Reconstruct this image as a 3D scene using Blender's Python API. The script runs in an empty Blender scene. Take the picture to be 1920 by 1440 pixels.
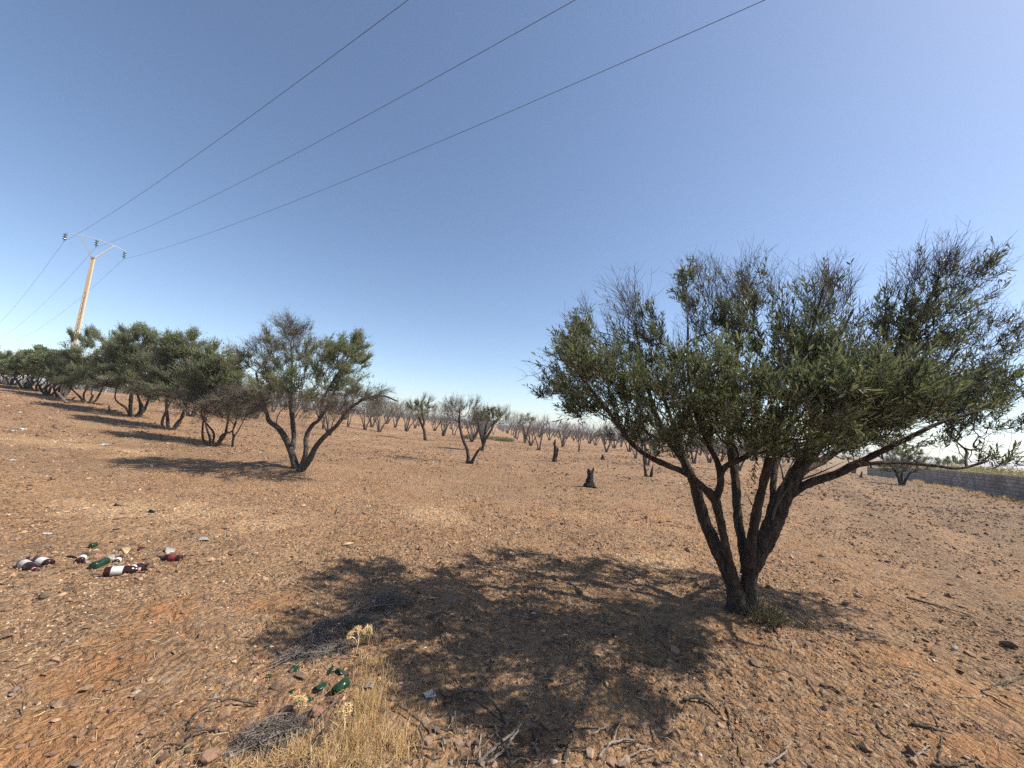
import bpy, math, random
import numpy as np
from mathutils import Vector, Matrix, Euler

rng = np.random.default_rng(11)
random.seed(11)
scene = bpy.context.scene
col = scene.collection
rad = math.radians

# ------------------------------------------------------------------ camera
FPX = 723.0
PITCH, ROLL = 6.35, 4.6
cam_data = bpy.data.cameras.new('camera')
cam = bpy.data.objects.new('camera', cam_data); col.objects.link(cam)
cam_data.sensor_width = 36.0
cam_data.lens = FPX / 1920 * 36
cam_data.clip_start = 0.05
cam_data.clip_end = 20000
cam.location = (0, 0, 1.6)
CR = Matrix.Rotation(rad(90 + PITCH), 3, 'X') @ Matrix.Rotation(rad(ROLL), 3, 'Z')
cam.rotation_euler = CR.to_euler()
scene.camera = cam

# ------------------------------------------------------------------ world and sun
SUN_EL, SUN_AZ = 49.5, 90.0          # azimuth clockwise from +Y (the view)
w = bpy.data.worlds.new('World'); scene.world = w; w.use_nodes = True
nt = w.node_tree; nt.nodes.clear()
sky = nt.nodes.new('ShaderNodeTexSky'); sky.sky_type = 'NISHITA'; sky.sun_disc = False
sky.sun_elevation = rad(SUN_EL); sky.sun_rotation = rad(SUN_AZ)
sky.altitude = 1500; sky.air_density = 1.0; sky.dust_density = 2.0; sky.ozone_density = 1.0
bg = nt.nodes.new('ShaderNodeBackground'); bg.inputs['Strength'].default_value = 0.119
wo = nt.nodes.new('ShaderNodeOutputWorld')
nt.links.new(sky.outputs[0], bg.inputs[0]); nt.links.new(bg.outputs[0], wo.inputs[0])

sl = bpy.data.lights.new('sun', 'SUN'); sl.energy = 5.0; sl.angle = rad(0.55); sl.color = (1.0, 0.94, 0.85)
so = bpy.data.objects.new('sun', sl); col.objects.link(so); so.location = (20, 3, 30)
sd = Vector((math.sin(rad(SUN_AZ)) * math.cos(rad(SUN_EL)), math.cos(rad(SUN_AZ)) * math.cos(rad(SUN_EL)), math.sin(rad(SUN_EL))))
so.rotation_euler = sd.to_track_quat('Z', 'Y').to_euler()

scene.view_settings.view_transform = 'Standard'
scene.view_settings.look = 'None'
scene.view_settings.exposure = 0.66
scene.view_settings.gamma = 1.0
scene.view_settings.use_curve_mapping = False
scene.render.engine = 'CYCLES'
scene.cycles.use_denoising = False
scene.cycles.volume_bounces = 0
scene.cycles.max_bounces = 6
scene.cycles.transparent_max_bounces = 8
scene.cycles.use_adaptive_sampling = True
scene.cycles.adaptive_threshold = 0.02

# ------------------------------------------------------------------ picture ray -> world helpers
CRn = np.array(CR)
CAM = np.array([0, 0, 1.6])
def ray(px, py):
    return CRn @ np.array([(px - 960) / FPX, (720 - py) / FPX, -1.0])
def at(px, py, Y):
    d = ray(px, py); return CAM + d * (Y / d[1])

# ------------------------------------------------------------------ noise
def _hash(ix, iy, iz, s):
    h = (ix.astype(np.int64) * 374761393 + iy.astype(np.int64) * 668265263 + iz.astype(np.int64) * 2147483647 + s * 1274126177) & 0xffffffff
    h = ((h ^ (h >> 13)) * 1274126177) & 0xffffffff
    h = (h ^ (h >> 16)) & 0xffffffff
    return h / 4294967295.0 * 2 - 1
def noise2(x, y, s=0):
    x = np.asarray(x, float); y = np.asarray(y, float)
    ix, iy = np.floor(x), np.floor(y); fx, fy = x - ix, y - iy
    fx = fx * fx * (3 - 2 * fx); fy = fy * fy * (3 - 2 * fy); z = np.zeros_like(ix)
    a = _hash(ix, iy, z, s); b = _hash(ix + 1, iy, z, s); c = _hash(ix, iy + 1, z, s); d = _hash(ix + 1, iy + 1, z, s)
    return (a * (1 - fx) + b * fx) * (1 - fy) + (c * (1 - fx) + d * fx) * fy
def noise3(p, s=0):
    x, y, z = p[..., 0], p[..., 1], p[..., 2]
    iz = np.floor(z); fz = z - iz; fz = fz * fz * (3 - 2 * fz)
    def pl(k):
        ix, iy = np.floor(x), np.floor(y); fx, fy = x - ix, y - iy
        fx = fx * fx * (3 - 2 * fx); fy = fy * fy * (3 - 2 * fy)
        a = _hash(ix, iy, k, s); b = _hash(ix + 1, iy, k, s); c = _hash(ix, iy + 1, k, s); d = _hash(ix + 1, iy + 1, k, s)
        return (a * (1 - fx) + b * fx) * (1 - fy) + (c * (1 - fx) + d * fx) * fy
    return pl(iz) * (1 - fz) + pl(iz + 1) * fz

# ------------------------------------------------------------------ terrain
def sstep(t):
    t = np.clip(t, 0, 1); return t * t * (3 - 2 * t)
MOUNDS = [(2.28, 3.72, 0.14, 0.75), (-5.65, 10.3, 0.22, 1.3), (-0.6, 1.9, 0.05, 0.5), (0.75, 3.7, 0.05, 0.6)]
def ground_h(x, y):
    x = np.asarray(x, float); y = np.asarray(y, float)
    h = 1.25 * sstep((-x - 5) / 26) + 0.5 * sstep((-x - 28) / 14) - 1.25 * sstep((x - 18) / 45)
    h = h + 0.045 * noise2(x / 2.3, y / 2.3, 1) * np.clip(np.hypot(x, y) / 4, 0.3, 1)
    h = h + 0.25 * noise2(x / 30, y / 30, 2) * sstep((np.hypot(x, y) - 14) / 40)
    for mx, my, a, r in MOUNDS:
        h = h + a * np.exp(-((x - mx) ** 2 + (y - my) ** 2) / (r * r))
    return h
def fine_h(x, y):
    d = np.hypot(x, y)
    f1 = np.clip(1.6 - d / 9, 0, 1); f2 = np.clip(1.6 - d / 22, 0, 1)
    return f2 * 0.026 * noise2(x / 0.33, y / 0.33, 5) + f1 * (0.014 * noise2(x / 0.09, y / 0.09, 6) + 0.006 * noise2(x / 0.035, y / 0.035, 7))
def gh(x, y):
    return ground_h(x, y) + fine_h(x, y)
def gp(px, py):
    d = ray(px, py); t0, t1 = 0.3, None
    t = 0.5
    while t < 4000:
        p = CAM + d * t
        if p[2] < ground_h(p[0], p[1]): t1 = t; break
        t0 = t; t *= 1.03
    if t1 is None: t1 = t
    for _ in range(30):
        m = (t0 + t1) / 2; p = CAM + d * m
        if p[2] < gh(p[0], p[1]): t1 = m
        else: t0 = m
    p = CAM + d * t0
    return np.array([p[0], p[1], float(gh(p[0], p[1]))])

def bare_mask(x, y):
    """smooth trodden soil with few stones: the path at the lower left and a strip at the lower right"""
    m = np.zeros_like(np.asarray(x, float)); n1 = noise2(x / .35, y / .35, 71) * .5 + noise2(x / .12, y / .12, 72) * .3
    for (px, py, rx, ry) in BARE:
        p = _bp[(px, py)]
        m = np.maximum(m, sstep(1.25 - np.hypot((x - p[0]) / rx, (y - p[1]) / ry) + .8 * n1))
    return m
def pale_mask(x, y):
    m = np.zeros_like(np.asarray(x, float)); n1 = noise2(x / .6, y / .6, 73) * .5 + noise2(x / .2, y / .2, 74) * .4
    for (px, py, rx, ry) in PALE:
        p = _bp[(px, py)]
        m = np.maximum(m, sstep(1.2 - np.hypot((x - p[0]) / rx, (y - p[1]) / ry) + .8 * n1))
    return m
BARE = [(60, 1410, .38, .22), (120, 1350, .30, .22), (170, 1290, .26, .22), (215, 1240, .24, .22), (245, 1190, .24, .22), (300, 1150, .25, .2), (1850, 1310, .5, .22), (1700, 1240, .35, .2), (1880, 1420, .4, .15), (520, 1130, .3, .25)]
PALE = [(345, 965, 1.1, .95), (100, 832, 2.4, 1.1), (830, 965, .75, .8), (215, 950, .8, .5), (460, 985, .6, .5), (1215, 1055, .7, .3)]
_bp = {}
for _q in BARE + PALE: _bp[_q[:2]] = gp(_q[0], _q[1])

# ------------------------------------------------------------------ mesh helpers
def mesh_from(name, V, F, mats, smooth=False, attr=None, fmat=None):
    """V (n,3); F: (m,k) array or list of such arrays."""
    me = bpy.data.meshes.new(name)
    Fs = F if isinstance(F, list) else [F]
    Fs = [np.asarray(f, np.int32) for f in Fs if len(f)]
    V = np.asarray(V, np.float32)
    me.vertices.add(len(V)); me.vertices.foreach_set('co', V.ravel())
    loops = np.concatenate([f.ravel() for f in Fs])
    sizes = np.concatenate([np.full(len(f), f.shape[1], np.int32) for f in Fs])
    starts = np.concatenate([[0], np.cumsum(sizes)[:-1]]).astype(np.int32)
    me.loops.add(len(loops)); me.loops.foreach_set('vertex_index', loops)
    me.polygons.add(len(sizes)); me.polygons.foreach_set('loop_start', starts)
    me.polygons.foreach_set('loop_total', sizes)
    me.polygons.foreach_set('use_smooth', np.full(len(sizes), bool(smooth)))
    if fmat is not None: me.polygons.foreach_set('material_index', np.asarray(fmat, np.int32))
    me.update(calc_edges=True)
    if attr is not None:
        for nm, dat in attr.items():
            dat = np.asarray(dat, np.float32)
            if dat.ndim == 1:
                a = me.attributes.new(nm, 'FLOAT', 'POINT'); a.data.foreach_set('value', dat)
            else:
                a = me.attributes.new(nm, 'FLOAT_COLOR', 'POINT')
                a.data.foreach_set('color', np.concatenate([dat, np.ones((len(dat), 1), np.float32)], 1).ravel())
    for m in (mats if isinstance(mats, (list, tuple)) else [mats]): me.materials.append(m)
    return me
def link(name, me, parent=None, kind=None, label=None):
    o = bpy.data.objects.new(name, me); col.objects.link(o)
    if parent is not None: o.parent = parent
    if kind: o['kind'] = kind
    if label: o['label'] = label
    return o
def empty(name, loc, label, cat, group=None, rz=0):
    o = bpy.data.objects.new(name, None); col.objects.link(o)
    o.location = tuple(float(v) for v in loc); o.rotation_euler = (0, 0, rz); o.empty_display_size = 0.2
    o['label'] = label; o['category'] = cat
    if group: o['group'] = group
    return o
def tag(o, label, cat, group=None):
    o['label'] = label; o['category'] = cat
    if group: o['group'] = group
    return o

def norm(v):
    return v / np.maximum(np.linalg.norm(v, axis=-1, keepdims=True), 1e-9)
def frames(T):
    ref = np.where(np.abs(T[..., 2:3]) < 0.9, np.array([0, 0, 1.0]), np.array([1.0, 0, 0]))
    A = norm(np.cross(T, ref)); return A, np.cross(T, A)
def tubes(P, R, S=4, rough=0.0, cap=False):
    """P (N,K,3), R (N,K) -> V, F. Frames use one reference per tube so that rings do not twist."""
    N, K = R.shape
    T = np.empty_like(P)
    T[:, 1:-1] = P[:, 2:] - P[:, :-2]; T[:, 0] = P[:, 1] - P[:, 0]; T[:, -1] = P[:, -1] - P[:, -2]
    T = norm(T)
    mean = norm(P[:, -1] - P[:, 0])
    ref = np.where(np.abs(mean[:, 2:3]) < 0.75, np.array([0, 0, 1.0]), np.array([1.0, 0, 0]))[:, None, :]
    A = norm(np.cross(T, ref)); B = np.cross(T, A)
    ang = np.arange(S) / S * 2 * np.pi
    rr = R[:, :, None] * np.ones(S)
    D = A[:, :, None] * np.cos(ang)[:, None] + B[:, :, None] * np.sin(ang)[:, None]
    V = P[:, :, None] + D * rr[..., None]
    if rough:
        V0 = V.reshape(-1, 3)
        n = noise3(V0 * np.array([28, 28, 9.0]), 3) * 0.6 + noise3(V0 * np.array([60, 60, 25.0]), 4) * 0.4
        V = P[:, :, None] + D * rr[..., None] * (1 + rough * n.reshape(N, K, S, 1))
    V = V.reshape(-1, 3)
    n = np.arange(N)[:, None, None]; k = np.arange(K - 1)[None, :, None]; s = np.arange(S)[None, None]
    b = n * K * S
    F = np.stack([b + k * S + s, b + k * S + (s + 1) % S, b + (k + 1) * S + (s + 1) % S, b + (k + 1) * S + s], -1).reshape(-1, 4)
    Fs = [F]
    if cap:
        c0 = (np.arange(N) * K * S)[:, None] + np.arange(S)[::-1][None]
        c1 = (np.arange(N) * K * S + (K - 1) * S)[:, None] + np.arange(S)[None]
        Fs += [c0, c1]
    return V, Fs
class MB:
    def __init__(s): s.V = []; s.F = {}; s.n = 0; s.A = []
    def add(s, V, Fs, a=None):
        V = np.asarray(V, float)
        for f in (Fs if isinstance(Fs, list) else [Fs]):
            f = np.asarray(f)
            if len(f): s.F.setdefault(f.shape[1], []).append(f + s.n)
        s.V.append(V); s.n += len(V)
        s.A.append(np.zeros(len(V)) if a is None else (np.full(len(V), a) if np.isscalar(a) else a))
    def mesh(s, name, mats, smooth=False):
        return mesh_from(name, np.concatenate(s.V), [np.concatenate(v) for v in s.F.values()], mats, smooth, {'rnd': np.concatenate(s.A)})
BOXF = np.array([[0, 3, 2, 1], [4, 5, 6, 7], [0, 1, 5, 4], [1, 2, 6, 5], [2, 3, 7, 6], [3, 0, 4, 7]])
def box(c, sx, sy, sz, R=None):
    V = np.array([[-1, -1, -1], [1, -1, -1], [1, 1, -1], [-1, 1, -1], [-1, -1, 1], [1, -1, 1], [1, 1, 1], [-1, 1, 1]], float) * np.array([sx, sy, sz]) / 2
    if R is not None: V = V @ np.asarray(R).T
    return V + np.asarray(c)
def resample(P, n):
    P = np.asarray(P, float); d = np.concatenate([[0], np.cumsum(np.linalg.norm(np.diff(P[:, :3], axis=0), axis=1))])
    t = np.linspace(0, d[-1], n)
    return np.stack([np.interp(t, d, P[:, i]) for i in range(P.shape[1])], 1)
def smooth_path(P, step):
    """Catmull-Rom through rows (x,y,z,r...)"""
    P = np.asarray(P, float)
    if len(P) < 3:
        n = max(2, int(np.linalg.norm(P[-1, :3] - P[0, :3]) / step) + 1); return resample(P, n)
    E = np.vstack([2 * P[0] - P[1], P, 2 * P[-1] - P[-2]])
    out = []
    for i in range(1, len(E) - 2):
        t = np.linspace(0, 1, 12, endpoint=False)[:, None]
        p0, p1, p2, p3 = E[i - 1], E[i], E[i + 1], E[i + 2]
        out.append(0.5 * (2 * p1 + (p2 - p0) * t + (2 * p0 - 5 * p1 + 4 * p2 - p3) * t ** 2 + (3 * p1 - p0 - 3 * p2 + p3) * t ** 3))
    out = np.vstack(out + [P[-1:]])
    L = np.linalg.norm(np.diff(out[:, :3], axis=0), axis=1).sum()
    return resample(out, max(3, int(L / step) + 1))

# ------------------------------------------------------------------ materials
def new_mat(name):
    m = bpy.data.materials.new(name); m.use_nodes = True
    n = m.node_tree; b = n.nodes['Principled BSDF']; return m, n, b
def N(n, t, **kw):
    x = n.nodes.new(t)
    for k, v in kw.items(): setattr(x, k, v)
    return x
def ramp(n, src, stops):
    r = N(n, 'ShaderNodeValToRGB'); e = r.color_ramp.elements
    while len(e) < len(stops): e.new(0.5)
    for i, (p, c) in enumerate(stops): e[i].position = p; e[i].color = (*c, 1)
    n.links.new(src, r.inputs[0]); return r.outputs[0]
def coords(n, scale=(1, 1, 1), world=False):
    if world: o = N(n, 'ShaderNodeNewGeometry').outputs['Position']
    else: o = N(n, 'ShaderNodeTexCoord').outputs['Object']
    mp = N(n, 'ShaderNodeMapping'); mp.inputs['Scale'].default_value = scale
    n.links.new(o, mp.inputs[0]); return mp.outputs[0]
def noise(n, v, scale, detail=4, rough=0.6, out='Fac'):
    t = N(n, 'ShaderNodeTexNoise'); t.inputs['Scale'].default_value = scale; t.inputs['Detail'].default_value = detail
    t.inputs['Roughness'].default_value = rough; n.links.new(v, t.inputs['Vector']); return t.outputs[out]
def mixc(n, f, a, b, mode='MIX'):
    m = N(n, 'ShaderNodeMix', data_type='RGBA', blend_type=mode)
    for s, v in ((m.inputs[0], f), (m.inputs[6], a), (m.inputs[7], b)):
        if isinstance(v, bpy.types.NodeSocket): n.links.new(v, s)
        elif isinstance(v, tuple): s.default_value = (*v, 1)
        else: s.default_value = v
    return m.outputs[2]
def bump(n, h, b, dist, strength=1.0):
    x = N(n, 'ShaderNodeBump'); x.inputs['Distance'].default_value = dist; x.inputs['Strength'].default_value = strength
    n.links.new(h, x.inputs['Height']); n.links.new(x.outputs[0], b.inputs['Normal'])
def attrib(n, name, out='Fac'):
    a = N(n, 'ShaderNodeAttribute'); a.attribute_name = name; return a.outputs[out]
def math_n(n, op, a, b=None):
    m = N(n, 'ShaderNodeMath', operation=op)
    for s, v in zip(m.inputs, (a, b)):
        if v is None: continue
        if isinstance(v, bpy.types.NodeSocket): n.links.new(v, s)
        else: s.default_value = v
    return m.outputs[0]

def mat_ground():
    m, n, b = new_mat('stony_red_soil')
    v = coords(n, world=True)
    tint = attrib(n, 'tint', 'Color')
    soil = ramp(n, noise(n, v, 0.55, 5, 0.65), [(0.30, (0.33, 0.182, 0.090)), (0.50, (0.405, 0.235, 0.120)), (0.70, (0.48, 0.297, 0.160))])
    smooth_ = attrib(n, 'bare')
    # clods and gravel too small for geometry
    vo = N(n, 'ShaderNodeTexVoronoi'); vo.inputs['Scale'].default_value = 26; n.links.new(v, vo.inputs['Vector'])
    sep = N(n, 'ShaderNodeSeparateColor'); n.links.new(vo.outputs['Color'], sep.inputs[0])
    stone = ramp(n, sep.outputs[0], [(0.0, (0.13, 0.085, 0.055)), (0.4, (0.25, 0.165, 0.105)), (0.7, (0.36, 0.24, 0.15)), (1.0, (0.46, 0.33, 0.22))])
    vo2 = N(n, 'ShaderNodeTexVoronoi'); vo2.inputs['Scale'].default_value = 9; n.links.new(v, vo2.inputs['Vector'])
    sep2 = N(n, 'ShaderNodeSeparateColor'); n.links.new(vo2.outputs['Color'], sep2.inputs[0])
    stone2 = ramp(n, sep2.outputs[1], [(0.0, (0.16, 0.105, 0.07)), (0.5, (0.33, 0.21, 0.13)), (1.0, (0.42, 0.29, 0.18))])
    patch = ramp(n, noise(n, v, 1.3, 4, 0.7), [(0.38, (0.0,) * 3), (0.58, (1.0,) * 3)])
    near = ramp(n, sep.outputs[1], [(0.42, (0,) * 3), (0.55, (1,) * 3)])
    c = mixc(n, math_n(n, 'MULTIPLY', near, math_n(n, 'SUBTRACT', 0.75, math_n(n, 'MULTIPLY', smooth_, 0.6))), soil, stone)
    far = ramp(n, sep2.outputs[2], [(0.52, (0,) * 3), (0.62, (1,) * 3)])
    c = mixc(n, math_n(n, 'MULTIPLY', far, 0.35), c, stone2)
    grain = ramp(n, noise(n, v, 60, 4, 0.75), [(0.3, (0.66,) * 3), (0.7, (1.25,) * 3)])
    c = mixc(n, 1.0, c, grain, 'MULTIPLY')
    c = mixc(n, 1.0, c, tint, 'MULTIPLY')
    n.links.new(c, b.inputs['Base Color'])
    b.inputs['Roughness'].default_value = 0.95; b.inputs['Specular IOR Level'].default_value = 0.15
    h = math_n(n, 'ADD', math_n(n, 'MULTIPLY', noise(n, v, 24, 5, 0.7), 1.0), math_n(n, 'MULTIPLY', noise(n, v, 7, 4, 0.65), 1.6))
    h = math_n(n, 'ADD', h, math_n(n, 'MULTIPLY', vo.outputs['Distance'], -0.5))
    bump(n, h, b, 0.075, 1.0)
    return m
def mat_stone(name='loose_stone', stops=None):
    m, n, b = new_mat(name)
    v = coords(n, world=True)
    stops = stops or [(0.0, (0.09, 0.060, 0.042)), (0.3, (0.22, 0.138, 0.083)), (0.6, (0.335, 0.207, 0.120)), (0.8, (0.415, 0.267, 0.155)), (0.94, (0.50, 0.365, 0.24)), (1.0, (0.58, 0.49, 0.38))]
    c = ramp(n, attrib(n, 'rnd'), stops)
    g = ramp(n, noise(n, v, 45, 4, 0.7), [(0.3, (0.75,) * 3), (0.7, (1.2,) * 3)])
    n.links.new(mixc(n, 1.0, c, g, 'MULTIPLY'), b.inputs['Base Color'])
    b.inputs['Roughness'].default_value = 0.85; b.inputs['Specular IOR Level'].default_value = 0.25
    bump(n, noise(n, v, 90, 3, 0.7), b, 0.004, 0.7)
    return m
def mat_single_stone():
    m, n, b = new_mat('single_stone')
    oi = N(n, 'ShaderNodeObjectInfo')
    v = coords(n, world=True)
    c = ramp(n, oi.outputs['Random'], [(0.0, (0.17, 0.125, 0.09)), (0.35, (0.27, 0.185, 0.125)), (0.6, (0.34, 0.235, 0.16)), (0.8, (0.29, 0.165, 0.12)), (0.9, (0.25, 0.21, 0.17)), (1.0, (0.42, 0.34, 0.26))])
    c = mixc(n, 1.0, c, oi.outputs['Color'], 'MULTIPLY')
    g = ramp(n, noise(n, v, 30, 5, 0.7), [(0.3, (0.7,) * 3), (0.7, (1.25,) * 3)])
    n.links.new(mixc(n, 1.0, c, g, 'MULTIPLY'), b.inputs['Base Color'])
    b.inputs['Roughness'].default_value = 0.85; b.inputs['Specular IOR Level'].default_value = 0.25
    bump(n, noise(n, v, 60, 4, 0.7), b, 0.006, 0.8)
    return m
def mat_bark(name, c0, c1, c2, stretch=(14, 14, 4)):
    m, n, b = new_mat(name)
    v = coords(n, stretch)
    a = noise(n, v, 2.2, 6, 0.7)
    c = ramp(n, a, [(0.32, c0), (0.5, c1), (0.68, c2)])
    n.links.new(c, b.inputs['Base Color']); b.inputs['Roughness'].default_value = 0.9
    b.inputs['Specular IOR Level'].default_value = 0.2
    bump(n, math_n(n, 'ADD', a, noise(n, v, 7, 4, 0.7)), b, 0.02, 1.0)
    return m
def mat_leaf(name, top, under, yellow=(0.16, 0.13, 0.04), transl=0.25):
    m, n, b = new_mat(name)
    r = attrib(n, 'rnd')
    dark = tuple(x * 0.6 for x in top); lite = tuple(x * 1.45 for x in top)
    t = ramp(n, r, [(0.0, dark), (0.5, top), (0.93, lite), (0.97, yellow), (1.0, tuple(x * 1.3 for x in yellow))])
    u = ramp(n, r, [(0.0, tuple(x * 0.75 for x in under)), (1.0, tuple(x * 1.2 for x in under))])
    g = N(n, 'ShaderNodeNewGeometry')
    c = mixc(n, g.outputs['Backfacing'], t, u)
    n.links.new(c, b.inputs['Base Color']); b.inputs['Roughness'].default_value = 0.5
    b.inputs['Specular IOR Level'].default_value = 0.32
    tr = N(n, 'ShaderNodeBsdfTranslucent'); n.links.new(mixc(n, 1.0, c, (1.1, 1.2, 0.55), 'MULTIPLY'), tr.inputs[0])
    mx = N(n, 'ShaderNodeMixShader'); mx.inputs[0].default_value = transl
    n.links.new(b.outputs[0], mx.inputs[1]); n.links.new(tr.outputs[0], mx.inputs[2])
    n.links.new(mx.outputs[0], n.nodes['Material Output'].inputs[0])
    return m
def mat_plain(name, c, rough=0.6, spec=0.5, metal=0.0, vary=0.0, scale=8, trans=0.0, bumpd=0.0):
    m, n, b = new_mat(name)
    b.inputs['Roughness'].default_value = rough; b.inputs['Specular IOR Level'].default_value = spec
    b.inputs['Metallic'].default_value = metal; b.inputs['Transmission Weight'].default_value = trans
    v = coords(n)
    f = noise(n, v, scale, 4, 0.6)
    cc = ramp(n, f, [(0.3, tuple(x * (1 - vary) for x in c)), (0.7, tuple(min(1, x * (1 + vary)) for x in c))])
    n.links.new(cc, b.inputs['Base Color'])
    if bumpd: bump(n, f, b, bumpd, 1.0)
    return m
def mat_var(name, stops, rough=0.8, spec=0.3):
    m, n, b = new_mat(name)
    n.links.new(ramp(n, attrib(n, 'rnd'), stops), b.inputs['Base Color'])
    b.inputs['Roughness'].default_value = rough; b.inputs['Specular IOR Level'].default_value = spec
    return m

M_ground = mat_ground()
M_gravel = mat_stone()
M_stone = mat_single_stone()
M_bark = mat_bark('olive_bark_dark', (0.022, 0.018, 0.015), (0.062, 0.047, 0.037), (0.135, 0.10, 0.078))
M_bark_grey = mat_bark('olive_bark_grey', (0.035, 0.028, 0.024), (0.085, 0.070, 0.060), (0.17, 0.145, 0.125))
M_twig = mat_bark('dead_twig_bark', (0.075, 0.06, 0.048), (0.145, 0.118, 0.094), (0.24, 0.20, 0.165))
M_twig_main = mat_bark('live_twig_bark', (0.045, 0.036, 0.030), (0.085, 0.07, 0.058), (0.14, 0.12, 0.10))
M_burnt = mat_bark('charred_wood', (0.010, 0.008, 0.007), (0.026, 0.021, 0.018), (0.12, 0.10, 0.085))
M_leaf = mat_leaf('olive_leaf', (0.075, 0.092, 0.042), (0.175, 0.185, 0.135))
M_leaf_far = mat_leaf('olive_leaf_grey_green', (0.16, 0.185, 0.095), (0.25, 0.265, 0.19), transl=.38)
M_straw = mat_var('dry_straw', [(0.0, (0.34, 0.21, 0.10)), (0.4, (0.55, 0.36, 0.16)), (0.8, (0.70, 0.50, 0.24)), (1.0, (0.80, 0.66, 0.42))])
M_stick = mat_bark('fallen_stick_bark', (0.06, 0.045, 0.035), (0.13, 0.10, 0.075), (0.26, 0.20, 0.155), (10, 10, 10))
M_stick_pale = mat_bark('bleached_stick', (0.22, 0.17, 0.13), (0.36, 0.29, 0.23), (0.5, 0.42, 0.34), (10, 10, 10))

# ------------------------------------------------------------------ ground sheet
def build_ground():
    fine = np.linspace(rad(-72), rad(72), 400)
    rest = np.linspace(rad(72), rad(288), 50)[1:-1]
    th = np.concatenate([fine, rest])
    r = [0.35]
    while r[-1] < 14: r.append(r[-1] * 1.0075)
    while r[-1] < 60: r.append(r[-1] * 1.018)
    while r[-1] < 9000: r.append(r[-1] * 1.10)
    r = np.array(r)
    R, TH = np.meshgrid(r, th, indexing='ij')
    X = R * np.sin(TH); Y = R * np.cos(TH)
    Z = ground_h(X, Y) + fine_h(X, Y)
    nr, nth = R.shape
    V = np.stack([X, Y, Z], -1).reshape(-1, 3)
    i = np.arange(nr - 1)[:, None]; j = np.arange(nth)[None]
    F = np.stack([i * nth + j, i * nth + (j + 1) % nth, (i + 1) * nth + (j + 1) % nth, (i + 1) * nth + j], -1).reshape(-1, 4)
    F = F[:, ::-1]
    V = np.vstack([V, [[0, 0, float(ground_h(0, 0))]]])
    c = len(V) - 1
    F3 = np.stack([np.full(nth, c), (np.arange(nth) + 1) % nth, np.arange(nth)], -1)
    x, y = V[:, 0], V[:, 1]
    # colour of the soil itself: pale chalky patches, greyer track by the wall, redder bare earth
    tint = np.ones((len(V), 3))
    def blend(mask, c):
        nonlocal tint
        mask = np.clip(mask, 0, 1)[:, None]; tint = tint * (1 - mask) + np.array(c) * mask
    n1 = noise2(x / 1.1, y / 1.1, 21) * 0.5 + noise2(x / 0.35, y / 0.35, 22) * 0.35
    blend(sstep(n1 * 1.4 + 0.1) * 0.5, (1.10, 0.92, 0.80))
    blend(sstep(noise2(x / 5, y / 5, 25) * 1.5) * 0.6, (0.82, 0.82, 0.84))
    # long faint plough and rain streaks across the field
    st = noise2(x / 9 + .3 * y, y / 1.1 + 0.06 * x, 27) * .6 + noise2(x / 16, y / 2.6 + .05 * x, 28) * .6
    blend(sstep(st * 1.6) * .45 * sstep((np.hypot(x, y) - 4) / 4), (1.2, 1.12, 1.0))
    blend(sstep(-st * 1.6) * .5 * sstep((np.hypot(x, y) - 4) / 4), (0.80, 0.78, 0.76))
    blend(sstep(noise2(x / 60, y / 40, 29) * 2) * .4 * sstep((np.hypot(x, y) - 60) / 60), (.8, .84, .8))
    blend(pale_mask(x, y) * .95, (1.42, 1.48, 1.45))
    blend(bare_mask(x, y) * .85, (1.10, 0.95, 0.82))
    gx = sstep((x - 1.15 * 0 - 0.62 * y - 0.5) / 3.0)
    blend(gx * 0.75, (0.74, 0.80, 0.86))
    # two wheel tracks running beside the wall
    for off in (7.0, 8.7):
        d = np.abs((x - (27.0 - off * 1.25)) - (y - 20) * 0.75) / 1.25 + 0.25 * noise2(x / 2, y / 2, 33)
        blend((1 - sstep(d / 0.6)) * 0.55 * (y > 4), (1.15, 1.12, 1.08))
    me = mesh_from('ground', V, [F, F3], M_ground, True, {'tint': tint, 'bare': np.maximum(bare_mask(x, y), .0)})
    link('ground', me, kind='structure')
build_ground()

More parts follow.
